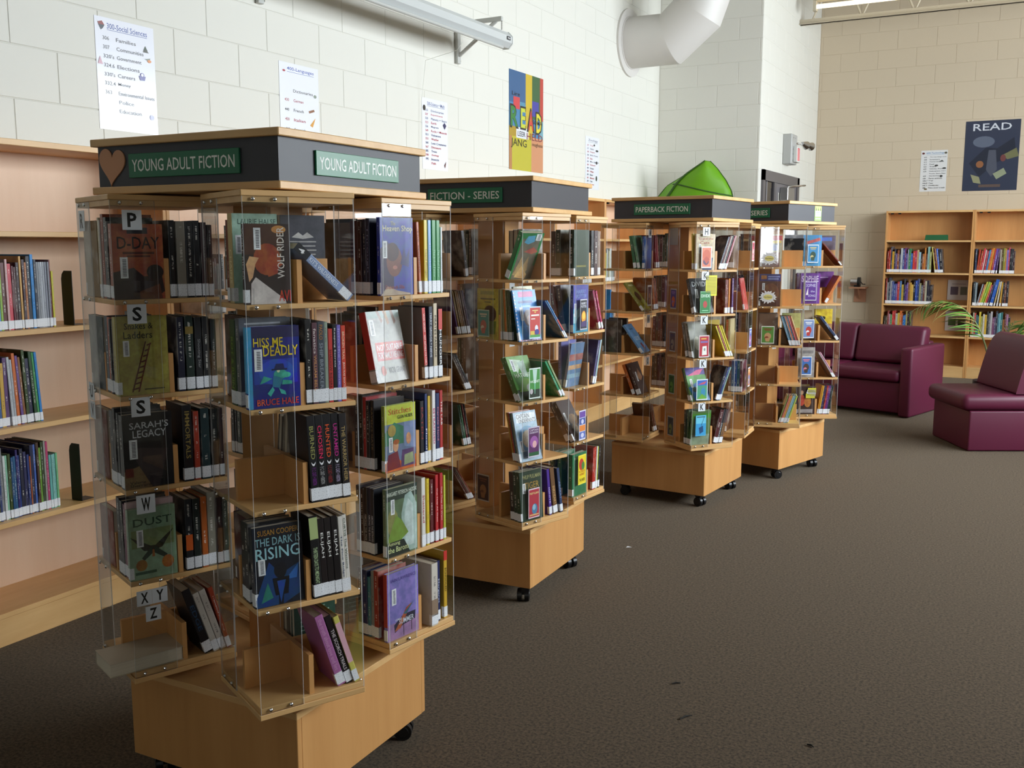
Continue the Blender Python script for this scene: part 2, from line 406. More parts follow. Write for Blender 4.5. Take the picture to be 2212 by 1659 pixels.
# ------------------------------------------------------------------ books
def cname(h):
    names = dict(black='141416', charcoal='3a3a3e', grey='85858a', white='e6e4de', cream='d8c49a', tan='b08a5c', brown='5a3620', maroon='5a1420', red='c02a26', orange='d8762a', yellow='e2c832',
                 olive='8e8a40', lime='a8cc3a', green='2a8a3c', teal='2a8a88', aqua='7cc4d8', blue='2a56c0', navy='1c2452', purple='5a2a86', lavender='8a7cc8', pink='d86a9a', mauve='a05ca8')
    names['pale green'] = 'a9c4a4'; names['dark green'] = '1c3c2a'; names['light blue'] = '7aa8dc'; names['rust'] = '9a4a28'
    r = [int(h[i:i + 2], 16) for i in (0, 2, 4)]
    return min(names, key=lambda n: sum((int(names[n][i:i + 2], 16) - r[i // 2]) ** 2 for i in (0, 2, 4)))

def book_mesh(t, h, d, col, pc):
    c = .0009; x = t / 2; mb = MB(); mb.pc = pc
    sp = [(0, 0), (1, 0), (1, 1), (0, 1)]
    vs = [(-x, .001, 0), (-x + .0015, 0, 0), (x - .0015, 0, 0), (x, .001, 0), (x, d, 0), (x - c, d, 0), (x - c, .0025, 0), (-x + c, .0025, 0), (-x + c, d, 0), (-x, d, 0)]
    n = len(vs); vs += [(a, b, h) for a, b, _ in vs]
    fs = []; uv = []
    for i in range(n):
        j = (i + 1) % n; fs.append((i, j, n + j, n + i)); uv.append(sp if i == 1 else [(-1, -1)] * 4)
    for a in (0, n):
        for q in ((0, 1, 2, 3, 6, 7), (3, 4, 5, 6), (0, 7, 8, 9)):
            f = tuple(a + k for k in q); fs.append(f if a else f[::-1]); uv.append([(-1, -1)] * len(f))
    mb.add(vs, fs, 0, col, uv=uv)
    me = mb.mesh(COVER)
    at = me.color_attributes.new('Pc', 'FLOAT_COLOR', 'CORNER'); p = lin(pc)
    at.data.foreach_set('color', [p[0], p[1], p[2], 1.0] * len(me.loops))
    return me

NB = [0]
def book(M, t, h, d, col, pc=None, title=None, tcol=None, cover=None, back=None, sticker=True, label='', cat='paperback', group=None, name='paperback', two=None):
    NB[0] += 1
    L = sum(lin(col)) / 3
    pc = pc or ('e6e2d8' if L < .25 else '3a3036')
    o = link(name, book_mesh(t, h, d, col, col if title else pc), None, M)
    tag(o, label, cat, group)
    x = t / 2
    MB().box(-x + .0010, x - .0010, .0026, d - .003, .0015, h - .0018).build('pages', PAGES, o)
    if two:                                                   # a second colour band on the spine
        MB().box(-x + .0002, x - .0002, -.0004, .001, h * two[1], h * two[2], 0, two[0]).build('spine_band', PRINT, o)
    if sticker:
        MB().box(-x - .0002, x + .0002, -.0004, .010, .004, .004 + min(.03, h * .16)).build('spine_label', STICK, o)
    if title:
        mb = MB(); ti = title if isinstance(title, list) else [(title, .22, .95, tcol or pc)]
        for s_, v0, v1, c_ in ti:
            put_text(mb, s_, lambda a, b: (-x + t * a, -.0007, h * b), .26, v0, .76, v1, c_, vert=1)
        mb.build('spine_title', PRINT, o)
    if cover:
        mb = MB(); picture(mb, cover, lambda a, b, z: (x + z, .001 + (d - .001) * a, h * b)); mb.build('cover_print', GLOSSP, o)
    if back:
        mb = MB(); picture(mb, back, lambda a, b, z: (-x - z, d - (d - .001) * a, h * b)); mb.build('back_print', GLOSSP, o)
    return o

ORD = ['first', 'second', 'third', 'fourth', 'fifth', 'sixth', 'seventh', 'eighth', 'ninth', 'tenth', 'eleventh', 'twelfth']
def ordn(i): return ORD[i] if i < 12 else '%d%s' % (i + 1, {1: 'st', 2: 'nd', 3: 'rd'}.get((i + 1) % 10 if (i + 1) // 10 != 1 else 0, 'th'))

# ------------------------------------------------------------------ display racks
ZB, ZT_ = .070, .313                      # base box
SHELF = [1.302, 1.068, .835, .601, .366]  # shelf tops of a spinner
TW = .131
RA = 28.7
RACKS = {1: ((-.640, 2.612), -27.57, 'young adult rack'), 2: ((-.057, 4.144), -26.2, 'series rack beside it'), 3: ((.968, 5.613), -33.5, 'paperback rack'), 4: ((1.626, 6.266), -44.6, 'series rack with flyer')}
RACKN = {1: 'young adult rack', 2: 'FICTION - SERIES rack', 3: 'paperback rack', 4: 'flyer rack'}
YAWS = {(1, 'M'): 35.2, (1, 'R'): 52.4, (1, 'L'): 38.7, (1, 'B'): 44, (2, 'M'): 44.7, (2, 'R'): 55.9, (2, 'L'): 47, (2, 'B'): 40, (3, 'M'): 23.2, (3, 'R'): 64.9, (3, 'L'): 61.5, (3, 'B'): 50, (4, 'M'): -12, (4, 'R'): 1.6, (4, 'L'): 5, (4, 'B'): 0}
IDX = {'M': (1, -1), 'R': (1, 1), 'L': (-1, -1), 'B': (-1, 1)}
TNAME = {'M': 'aisle-end spinner', 'R': 'far aisle spinner', 'L': 'wall-end spinner', 'B': 'far wall spinner'}
BAY = ['open bay', 'corner bay', 'rear bay', 'inner bay']
SNAME = ['top shelf', 'second shelf', 'third shelf', 'fourth shelf', 'bottom shelf']
TOW = {}; SPIN = {}

SHELF_ME = MB().cbox(-.129, .129, -.129, .129, -.012, 0, .0012).mesh(MAPLE_H)
BOT_ME = MB().cbox(-TW, TW, -TW, TW, -.014, 0, .0012).mesh(MAPLE_H)
_d = MB(); _d.box(-.006, .006, -.122, .122, 0, .098); _d.box(-.122, -.0061, -.006, .006, 0, .098); _d.box(.0061, .122, -.006, .006, 0, .098)
DIV_ME = _d.mesh(MAPLE)
_a = MB()
_x0, _x1, _y0, _y1, _z0, _z1 = .1312, .1342, -.1312, -.026, .352, 1.5375
_v = [(_x0, _y0, _z0), (_x1, _y0, _z0), (_x1, _y1, _z0), (_x0, _y1, _z0), (_x0, _y0, _z1), (_x1, _y0, _z1), (_x1, _y1, _z1), (_x0, _y1, _z1)]
for i, f in enumerate(BOXF): _a.add([_v[j] for j in f], [(0, 1, 2, 3)], 0 if i in (3, 5) else 1)
PANEL_ME = _a.mesh([ACRYL, ACEDGE])
_s = MB(); _s.cyl((0, 0, 0), (.0022, 0, 0), .0046, .0040, 10); _s.cyl((.0022, 0, 0), (.0035, 0, 0), .0040, .0018, 10)
SCREW_ME = _s.mesh(SCREW)
_s = MB(); _s.cyl((0, 0, .055), (0, 0, .070), .022, n=10); _s.box(-.012, .012, -.022, .010, .028, .056)
CAST_ME = _s.mesh(BLACKP)
_s = MB()
for sx in (-1, 1): _s.cyl((sx * .006, -.012, .026), (sx * .024, -.012, .026), .026, n=20); _s.cyl((sx * .024, -.012, .026), (sx * .0255, -.012, .026), .018, .016, n=16)
WHEEL_ME = _s.mesh(BLACKP)

def rack(n):
    (x, y), yaw, nm = RACKS[n]
    a = R(RA); X = x * math.cos(a) - y * math.sin(a); Y = x * math.sin(a) + y * math.cos(a)
    M = T(X, Y, 0) @ RZ(R(yaw + RA))
    lab = {1: 'wooden spinner book rack with YOUNG ADULT FICTION signs and a heart on its header', 2: 'wooden spinner book rack with a FICTION - SERIES sign and blank grey side',
           3: 'wooden spinner book rack with a PAPERBACK FICTION sign', 4: 'wooden spinner book rack with a partly hidden SERIES sign and green flyer'}[n]
    r = empty('book_rack', M, label=lab, cat='book rack', group='spinner book racks along the aisle')
    b = .284
    mb = MB()
    mb.cbox(-b, b, -b, -b + .018, ZB, ZT_ - .0005, .0015); mb.cbox(-b, b, b - .018, b, ZB, ZT_ - .0005, .0015)
    mb.box(-b, -b + .018, -b + .018, b - .018, ZB, ZT_ - .001); mb.box(b - .018, b, -b + .018, b - .018, ZB, ZT_ - .001)
    mb.box(-b + .018, b - .018, -b + .018, b - .018, ZB, ZB + .018)
    mb.build('base', MAPLE, r)
    MB().cbox(-b - .001, b + .001, -b - .001, b + .001, ZT_ - .018, ZT_, .0015).build('base_top', MAPLE_H, r)
    for i, (sx, sy) in enumerate(((1, -1), (1, 1), (-1, -1), (-1, 1))):
        c = link('caster', CAST_ME, r, T(sx * .23, sy * .23, 0) @ RZ(R(random.choice((20, 75, 110, 150)) + 40 * i)))
        link('wheel', WHEEL_ME, c)
    MB().box(-.0625, .0625, -.0625, .0625, ZT_, 1.556).build('post', MAPLE, r)
    MB().cbox(-.3003, .3003, -.3003, .3003, 1.556, 1.574, .002).build('header_bottom_board', MAPLE_H, r)
    MB().box(-.2873, .2873, -.2873, .2873, 1.574, 1.672).build('header_band', DARKBAND, r)
    MB().cbox(-.3003, .3003, -.3003, .3003, 1.672, 1.690, .002).build('header_top_board', MAPLE_H, r)
    if n in (2, 4):
        for z in (1.262, 1.028, .795, .56): MB().box(.0626, .0634, -.022, .026, z - .02, z + .018).build('paper_tag', PAPER, r)
    def sign(face, txt, u0, u1, z0=1.594, z1=1.651):
        Ms = RZ(face * PI / 2)
        p = MB().cbox(u0, u1, -.2933, -.2873, z0, z1, .001).build('sign', GREEN, r, Ms)
        m = MB(); w = u1 - u0; put_text(m, txt, lambda a_, b_: (a_, -.2936, b_), u0 + .03 * w + .002, z0 + .014, u1 - .03 * w - .002, z1 - .014, 'eceee8'); m.build('sign_lettering', WHITE, p)
    if n == 1:
        sign(0, 'YOUNG ADULT FICTION', -.177, .177); sign(1, 'YOUNG ADULT FICTION', -.163, .177)
        pts = []
        for i in range(40):
            t_ = 2 * PI * i / 40; hx = 16 * math.sin(t_) ** 3; hz = 13 * math.cos(t_) - 5 * math.cos(2 * t_) - 2 * math.cos(3 * t_) - math.cos(4 * t_)
            a_ = R(-6); hx, hz = hx * .0028, hz * .0031; pts.append((hx * math.cos(a_) - hz * math.sin(a_) - .238, hx * math.sin(a_) + hz * math.cos(a_) + 1.628))
        MB().prism(pts[::-1], -.2903, -.2873).build('heart', mat('heart_wood', 'c98f66', .5), r)
    if n == 2: sign(0, 'FICTION - SERIES', -.165, .165)
    if n == 3: sign(0, 'PAPERBACK FICTION', -.165, .165)
    if n == 4:
        sign(0, 'FICTION - SERIES', -.165, .165)
        m = MB(); m.box(.2873, .2883, .03, .115, 1.578, 1.668, 0, '5f8f3c')
        picture(m, [('r', 0, 0, 1, 1, '8fbf5a'), ('r', 0, .6, 1, 1, 'b7d86a'), ('p', [(.1, .6), (.2, 1), (.3, .6)], '2f4a22'), ('p', [(.45, .62), (.5, 1), (.62, .62)], '2f4a22'), ('p', [(.75, .6), (.8, 1), (.92, .6)], '2f4a22'), ('r', .08, .3, .92, .68, 'eef2ee'), ('r', .18, .53, .82, .57, '7a8a96'), ('r', .3, .42, .7, .47, '8a98a4'), ('r', .1, .1, .9, .2, 'a8d49a')], lambda a_, b_, z: (.2883 + z, .03 + .085 * a_, 1.578 + .09 * b_))
        tag(m.build('flyer', PRINT, r), label='small green flyer')
    for k, (i, j) in IDX.items():
        Mt = T(i * .212, j * .212, 0) @ RZ(R(YAWS[n, k] - yaw))
        m = MB(); m.cbox(-.1347, .1347, -.1347, .1347, .338, .352, .0015)
        m.cyl((0, 0, .3135), (0, 0, .339), .05, n=16)
        s = m.build('spinner', MAPLE_H, r, Mt); TOW[n, k] = M @ Mt; SPIN[n, k] = s
        m = MB(); m.cbox(-.1347, .1347, -.1347, .1347, 1.538, 1.551, .0015); m.box(-TW, TW, -TW, TW, 1.525, 1.5385); m.build('top_cap', MAPLE_H, s)
        for z in SHELF[:4]: link('shelf', SHELF_ME, s, T(0, 0, z))
        link('shelf', BOT_ME, s, T(0, 0, SHELF[4]))
        for z in SHELF: link('divider', DIV_ME, s, T(0, 0, z))
        for q in range(4):
            link('acrylic_panel', PANEL_ME, s, RZ(-q * PI / 2))
            if k == 'B' or q > 2 or (q == 2 and n > 2): continue
            for z in [v - .006 for v in SHELF] + [1.5315]:
                for yy in (-.108, -.058): link('screw', SCREW_ME, s, RZ(-q * PI / 2) @ T(.1342, yy, z))
    return r

CUR = [0]
def row(n, k, tier, q, items, x0=.0075, lean=0, y=-.1275, gap=.0006, z=0.0):
    """items run from the divider to the acrylic panel; lean > 0 tips their tops back towards the divider"""
    M = TOW[n, k] @ RZ(-q * PI / 2); a = R(lean); x = x0; prev = None; END = .1292
    for i, it in enumerate(items):
        col, t, h = it[0], it[1] / 1000, it[2] / 1000
        kw = dict(it[3]) if len(it) > 3 else {}
        poke = kw.pop('poke', .002); la = R(kw.pop('lean')) if 'lean' in kw else a
        if prev is not None: x += max(0, h * (math.tan(la) - math.tan(prev)))          # room for a steeper neighbour
        if 'x' in kw: x = max(kw.pop('x'), x if i else 0)
        d = kw.pop('d', random.uniform(.108, .118)); yy = min(y + kw.pop('dy', random.uniform(0, .004)), -.0068 - d)
        cx = x + t / 2 / math.cos(la)
        for _ in range(60):                                    # a slanted book rests on the divider and stays inside its bay
            c, s = math.cos(la), math.sin(la); hi = END - t / 2 * c - max(0, -s) * h
            lo = .0068 + t / 2 * c + (.098 * math.tan(la) if la > 0 and h * c > .098 else 0)
            if la > R(22): lo = max(lo, h * s - poke + t / 2 * c)
            if hi >= lo: break
            la -= math.copysign(R(1), la) if abs(la) > R(1) else 0
        cx = max(min(cx, hi), min(lo, hi))
        zz = SHELF[tier] + .0006 + t / 2 * abs(math.sin(la)) + z
        c0 = kw.pop('cn', cname(col))
        lab = kw.pop('label', None) or '%s paperback, %s in the %s, %s, %s, %s' % (c0, ORD[i], BAY[q], SNAME[tier], TNAME[k], RACKN[n])
        book(M @ T(cx, yy, zz) @ RY(-la), t, h, d, col, label=lab, group='paperbacks on the ' + RACKN[n], name='teen_novel' if n == 1 else 'paperback', cat='novel' if n == 1 else 'paperback', **kw)
        x = cx + t / 2 / math.cos(la) + gap; prev = la

def card(n, k, tier, q, ops, a0, z0, w, h, border='e8e6e0', name='picture_card', dx=.0006):
    """a flat card taped outside the acrylic panel that closes bay q; a0 runs from the panel's left edge"""
    m = MB(); y0 = -.1312 + a0; zz = SHELF[tier] + z0; X = .1345
    m.box(X, X + dx, y0, y0 + w, zz, zz + h, 0, border)
    picture(m, ops, lambda a, b, d: (X + dx + d, y0 + w * a, zz + h * b))
    return m.build(name, PRINT, SPIN[n, k], RZ(-q * PI / 2))
def letter(n, k, tier, q, ch, a0, z0, s=.042, two=None):
    return card(n, k, tier, q, [('t', ch, .26, .14, .74, .86, '141414')], a0, z0, s, s * 1.02, 'dfe4ea', 'letter_card')

def art(c1, c2, c3, frame=.08):
    f = frame
    return [('r', f, f, 1 - f, 1 - f, c1), ('e', .5, .42, .26, .2, c2), ('e', .42, .3, .16, .12, c3), ('p', [(.3, .3), (.7, .35), (.62, .12), (.35, .12)], c2), ('r', .2, .8, .8, .86, c3), ('r', .28, .73, .72, .77, c3)]

for n in (1, 2, 3, 4): rack(n)
# ------------------------------------------------------------------ what stands on the young adult rack
def tit(s, c, v0=.22, v1=.95): return dict(title=[(s, v0, v1, c)])
BCs = ('bc', .14, .5, .28, .74)
# aisle-end spinner -- open bay (spines to the aisle) and corner bay (the last one faces out behind the acrylic)
row(1, 'M', 0, 0, [('8a9cc0', 20, 178, dict(lean=47, x=.108, poke=.018, title=[("KIT'S WILDERNESS", .25, .76, 'dfe8f4'), ('4', .86, .95, 'e8e8e8')], two=('15151a', .78, 1.0), tcol='e8eef8', label='pale blue paperback lying slanted against its divider, top shelf, young adult rack'))])
row(1, 'M', 0, 3, [('4a4a52', 24, 200, dict(back=[('r', 0, 0, 1, 1, '45454c'), ('p', [(.25, .74), (.4, .8), (.5, .76), (.6, .8), (.75, .74), (.5, .72)], 'b8b4ae')] + [('r', .2 + .03 * (i % 3), .68 - .05 * i, .8 - .02 * (i % 2), .695 - .05 * i, 'a8a4a0') for i in range(6)] + [('r', .3, .08, .7, .1, '8a8680')], label='charcoal paperback with pale blurb on its back, behind the slanted one, young adult rack')), ('3a2024', 30, 196), ('2a2226', 24, 190)])
row(1, 'M', 0, 1, [('7a3a22', 18, 186, dict(d=.105)), ('a9c8b4', 26, 200, dict(d=.106, dy=0, title=[('CHAINS', .22, .6, 'f0e0b0')], two=('c8b078', .0, 1.0), cover=[('r', 0, 0, 1, 1, 'a4c4b2'), ('t', 'LAURIE HALSE', .12, .88, .97, .94, '2c5048'), ('bc', .06, .55, .2, .76)], label='pale green hardback with gold spine behind the face-out one, top shelf, young adult rack')),
    ('2c1a1a', 16, 176, dict(x=.1085, d=.106, dy=0, title=[('WOLF RIDER', .3, .95, 'd8d0c8')], cover=[('r', 0, 0, 1, 1, '2a1a1a'), ('r', 0, .62, .8, 1, '4a2a1c'), ('e', .75, .93, .16, .05, 'c88a4a'), ('e', .48, .56, .3, .2, '9a4424'), ('p', [(.6, .66), (.72, .54), (.84, .5), (.74, .46), (.7, .38), (.5, .34), (.42, .5)], 'a84c28'), ('p', [(.08, .28), (.02, .5), (.1, .6), (.3, .58), (.22, .5), (.16, .34)], 'd8a878'), ('p', [(.1, 0), (.12, .26), (.22, .34), (.86, .05), (.88, 0)], 'd6ccc8'), ('r', .14, .0, .18, .2, 'c0b8b4'), ('t', 'AVI', .72, .03, .98, .17, 'd43c22'), ('tv', 'WOLF RIDER', .70, .32, .86, .96, 'e8e0d8', -1), ('bc', .2, .68, .35, .95)], label='dark paperback with a red face and white edge lettering, facing out, young adult rack'))])
row(1, 'M', 1, 0, [('17171a', 15, 196), ('5a3a44', 13, 188, dict(title=[('fanatics', .62, .93, 'd8ccc8'), ('WILLIAM BELL', .16, .6, 'c8925a')])), ('3e444e', 17, 190, dict(title=[('SHIP BREAKER', .18, .74, '8e96a0'), ('PAOLO', .78, .96, 'b07838')])), ('8c9a8a', 9, 188), ('c43a34', 11, 172, tit('SHADOW RIDERS', '3c1414', .2, .72)), ('16181a', 9, 182, tit('Keeping Secrets', 'e8e8e8', .45, .95)), ('7a6cc0', 10, 180, tit('Into the Ravine', 'b0a8e0')), ('d0402a', 11, 178, dict(title=[('BROKEN TRAIL', .55, .92, 'f4d0b0'), ('JEAN RAE BAXTER', .16, .52, 'f4e0d0')]))])
row(1, 'M', 1, 1, [('4a2420', 12, 180), ('2e4a1e', 30, 196, dict(title=[('ROT & RUIN', .2, .8, '7a9a3a')], d=.124, dy=0)), ('5a5e68', 24, 200, dict(d=.122, dy=.0, cover=[('r', 0, 0, 1, 1, '5a5e68'), ('r', .1, .93, .8, .95, 'a8acb4'), ('r', .2, .89, .9, .91, 'a8acb4')])),
    ('1c2c8a', 14, 184, dict(x=.1095, d=.124, dy=0, two=('46a4d4', .2, 1.0), cover=[('r', 0, 0, 1, 1, '14267c'), ('r', .0, .0, .09, 1, '3c9acc'), ('r', .09, .86, 1, 1, '1c1c50'), ('r', .12, .3, .95, .6, '1c3ca8'), ('e', .55, .44, .34, .16, '2450c0'),
     ('e', .62, .41, .13, .06, '3cb0a0'), ('e', .73, .40, .09, .035, '48c4a8'), ('e', .58, .46, .03, .03, 'e0e8c0'), ('r', .45, .46, .75, .48, '101c4a'), ('p', [(.5, .48), (.54, .54), (.68, .54), (.7, .48)], '14245c'), ('p', [(.48, .4), (.66, .36), (.6, .24), (.46, .26)], '2c7c9c'), ('p', [(.46, .36), (.3, .4), (.22, .3), (.32, .32)], '38a894'), ('p', [(.46, .26), (.36, .18), (.42, .14), (.5, .22)], '3cb0a0'), ('p', [(.58, .24), (.7, .2), (.72, .15), (.62, .17)], '3cb0a0'), ('p', [(.66, .34), (.84, .32), (.84, .28), (.64, .28)], '38a894'),
     ('t', 'HISS ME', .12, .755, .68, .865, 'e8cc28'), ('t', 'DEADLY', .3, .64, .97, .765, 'e8cc28'), ('t', 'BRUCE HALE', .16, .035, .96, .115, 'd8452a'), ('bc', .13, .46, .28, .73)], label='blue paperback with yellow lettering and a green lizard, facing out, young adult rack'))])
vamp = lambda s, c, c2: dict(title=[(s, .5, .88, c), (')', .42, .47, 'e8e8ec'), ('P. C. CAST + KRISTIN', .2, .4, c2)])
row(1, 'M', 2, 0, [('121216', 20, 206, vamp('BURNED', '9a9a5a', '7a2a8a')), ('101014', 20, 206, vamp('CHOSEN', 'e02c62', 'b8b8b8')), ('121216', 20, 206, vamp('HUNTED', 'e05a2a', '9a3030')), ('101014', 19, 206, vamp('UNTAMED', 'c0288a', 'b8a8c8')), ('1e1a1c', 19, 204, tit('THE WARRIOR HEIR', 'b49a62', .2, .85))], x0=.012, lean=2.5)
row(1, 'M', 2, 3, [('8a7a6a', 22, 190), ('6e5f50', 20, 186), ('5a4a40', 22, 184)], lean=9, x0=.02)
row(1, 'M', 3, 0, [('141416', 21, 202, dict(title=[('THIRTEEN DAYS TO MIDNIGHT', .18, .62, 'b8d0a0')], two=('a8b87c', .72, .98))), ('1c1414', 16, 192, tit('ELIJAH', 'e8e8e4', .5, .82)), ('1a1414', 17, 192, tit('ELIJAH', 'e8e8e4', .5, .82)), ('181314', 17, 194, tit('ELIJAH', 'e8e8e4', .5, .82)), ('d4d0c8', 11, 190, tit('The Pine Ridge', '3a4a6a', .2, .75)), ('dad6ce', 11, 192, tit('CURTIS The Watsons', '5a6a5a', .3, .96))], x0=.0085, lean=3)
row(1, 'M', 3, 1, [('17171c', 24, 190, dict(x=.02)), ('1a1c22', 26, 192), ('101a2c', 22, 188, dict(x=.094, d=.12, dy=0, lean=4, cover=[('r', 0, 0, 1, 1, '0c1424'), ('p', [(.0, .1), (.3, .55), (.5, .4), (.45, 0), (.0, 0)], '14407a'), ('p', [(.55, .0), (.6, .4), (.95, .5), (.9, .1)], '123a6c'), ('p', [(.1, .05), (.25, .3), (.35, .1)], '2a7a6a'), ('p', [(.62, .3), (.9, .48), (.85, .3)], '2a62b0'), ('e', .52, .43, .13, .1, '0a0e1a'), ('p', [(.35, .34), (.7, .34), (.66, .12), (.4, .12)], '080c16'), ('p', [(.44, .3), (.5, .02), (.62, .3)], '1c4a9a'),
     ('t', 'SUSAN COOPER', .1, .885, .93, .955, 'b08030'), ('t', 'THE DARK IS', .04, .755, .96, .855, '8ab8c4'), ('t', 'RISING', .04, .585, .94, .735, '9accd6'), ('bc', .08, .4, .22, .6)], label='dark blue paperback with pale capital lettering, facing out, fourth shelf, young adult rack'))])
row(1, 'M', 4, 0, [('a8689c', 21, 196, dict(x=.066, lean=17, cn='mauve', title=[('the truth about love and lies', .22, .95, 'c894bc')])), ('1c1418', 17, 190, dict(x=.090, lean=17, title=[('THE SCORCH TRIALS', .2, .8, 'd8d0d0')])), ('c8c060', 14, 186, dict(x=.110, lean=17, cn='lime', two=('d8a8b4', .3, .9)))])
row(1, 'M', 4, 3, [('2c4a40', 20, 200, dict(back=[('r', 0, 0, 1, 1, '2a463c')] + [('r', .15, .85 - .055 * i, .85 - .1 * (i % 2), .865 - .055 * i, '8aa49a') for i in range(9)])), ('6a5a4a', 20, 190), ('7a6a5a', 22, 186)], x0=.01)
# far aisle spinner
row(1, 'R', 0, 0, [('b0542a', 10, 190, dict(x=.010, lean=3, tcol='e0a060', title=[('The Goldfish', .3, .9, '6a2a14')])), ('d8c032', 13, 196, dict(x=.030, title=[('Lizard Flanagan', .22, .6, '7a5a1c')])), ('86b0e0', 12, 196, tit('Junonia', 'b8d0f0', .3, .7)), ('2e8a46', 15, 196, tit('The Isabel Factor', '8ccca0', .22, .6)), ('2a8a46', 14, 196, tit('The Isabel Factor', '8ccca0', .22, .6)), ('cfd8d8', 7, 178)], gap=.003)
row(1, 'R', 0, 1, [('4a1c1c', 28, 192), ('3a1414', 14, 190), ('1a1c34', 13, 196), ('1c1c38', 13, 198, dict(title=[('Through', .3, .9, '8a8aa8')])), ('2c3a9c', 12, 200, dict(x=.108, d=.122, dy=0, cover=[('r', 0, 0, 1, 1, '2c3c9c'), ('p', [(.0, 0), (.0, .6), (.2, .7), (.4, .6), (.4, .0)], '3a2a4c'), ('e', .42, .44, .24, .2, '7a4438'), ('e', .36, .56, .2, .12, '4a2a34'), ('e', .44, .36, .07, .025, 'b06a60'), ('p', [(.6, .4), (.72, .62), (.78, .48), (.9, .62), (.86, .36)], '3c3a70'), ('p', [(.0, 0), (.2, .12), (.5, .06), (.9, .02), (.9, 0)], 'b09a86'), ('t', 'The', .32, .9, .46, .95, 'd8d0a8'), ('t', 'Heaven Shop', .08, .8, .98, .9, 'e4dcb0'), ('t', 'Deborah Ellis', .14, .08, .72, .13, 'a04a4a'), ('bc', .06, .48, .2, .7)], label='blue paperback with cream title and a portrait, facing out, top shelf, young adult rack'))])
row(1, 'R', 1, 0, [('6e5850', 12, 196, dict(lean=3, x=.03, cn='brown', two=('c83a36', .2, 1), title=[('VICKI GRANT', .66, .92, 'f0d8d0'), ('NOT SUITABLE FOR FAMILY', .2, .62, 'f0d8d0')])), ('1c2238', 15, 198, tit('TERRY GRIGGS * NIEVE', 'c8ccd8', .3, .92)), ('cbbb9e', 15, 206, tit("PIRATE'S PASSAGE", '2a2420', .28, .84)), ('1a1a1e', 15, 190, dict(title=[('HUNGER', .18, .7, 'f0f0f0')], two=('c83a34', .7, 1.0)))], x0=.02, gap=.004)
row(1, 'R', 1, 1, [('8a8884', 24, 190, dict(x=.082, lean=13, d=.122, dy=-.004, two=('b83030', .2, 1.0), cover=[('r', 0, 0, 1, 1, 'a6a49e'), ('r', 0, .9, 1, 1, '8fa09a'), ('p', [(.3, 1), (.38, 1), (.46, .86), (.42, .82)], '8a5a3a'), ('p', [(.5, 1), (.6, 1), (.66, .82), (.6, .8)], 'b07c4a'), ('p', [(.72, 1), (.8, 1), (.86, .84), (.8, .8)], '7a4a30'), ('r', .12, .3, .96, .56, 'c02c2a'), ('t', 'NOT SUITABLE', .16, .44, .92, .53, 'f0f0f0'), ('t', 'FOR FAMILY VIEWING', .16, .33, .92, .42, 'f0f0f0'), ('t', 'VICKI GRANT', .4, .12, .9, .2, '4a4c50'), ('e', .24, .16, .07, .07, 'b83a28'), ('bc', .04, .66, .18, .88)], label='grey paperback with a red title box, leaning in its pocket, young adult rack'))])
row(1, 'R', 2, 0, [('16161a', 15, 176, tit('EATEN', '8a2a2a', .4, .9)), ('2a3a6a', 10, 194, tit('Flood', 'e0e0e8', .2, .5)), ('d8b43a', 10, 186), ('e2dede', 13, 200, dict(title=[('ESTRANGED', .25, .75, 'c02a6a')])), ('22305e', 14, 190, tit('Carole Hand', 'c07a8a', .3, .8)), ('b02c2c', 12, 196, tit('THE LAB', 'e8e0dc', .5, .85))], gap=.004)
row(1, 'R', 2, 1, [('3a2a2a', 16, 196), ('1a1a1c', 16, 200), ('a82a30', 12, 196), ('1c1c22', 14, 188), ('201a1c', 13, 190, tit("RAVEN'S GATE", '8a7a5a', .3, .9)), ('8ea04a', 12, 178, dict(x=.111, d=.118, dy=0, cover=[('r', 0, 0, 1, 1, '6a7a9a'), ('r', 0, .72, 1, 1, 'c0c840'), ('p', [(.0, .6), (.3, .74), (.6, .66), (.6, .4), (.0, .4)], '3a7a5a'), ('p', [(.62, .72), (1, .72), (1, .3), (.62, .35)], '8090b8'), ('p', [(0, 0), (.0, .14), (.3, .22), (.6, .1), (1, .2), (1, 0)], 'd0642a'), ('p', [(.02, .02), (.1, .26), (.4, .3), (.5, .04)], '7a2030'), ('e', .34, .38, .09, .09, 'd8a078'), ('e', .36, .44, .1, .04, 'a85a2a'), ('p', [(.55, .3), (.95, .3), (.98, .04), (.5, .04)], '5a3a6a'), ('e', .76, .46, .08, .09, 'd89a70'), ('p', [(.62, .22), (.9, .24), (.92, .08), (.6, .06)], '9aa47a'), ('e', .22, .62, .13, .09, 'a8904a'), ('t', 'Stitches', .12, .86, .86, .95, 'c8782a'), ('t', 'GLEN HUSER', .4, .785, .9, .835, '2a2a20'), ('bc', .12, .3, .24, .52)], label='lime green paperback with two painted children, facing out, third shelf, young adult rack'))])
row(1, 'R', 3, 0, [('d8d4cc', 15, 196, tit('Shattered', 'b03a3a', .35, .75)), ('d4b832', 11, 190), ('5a1c20', 13, 184), ('b82c30', 12, 194, tit('Out They All Went', 'e8c8c0', .3, .8)), ('b42a30', 12, 196, tit('Out They All Went', 'e8c8c0', .3, .8)), ('c0cc4a', 8, 186)], gap=.006)
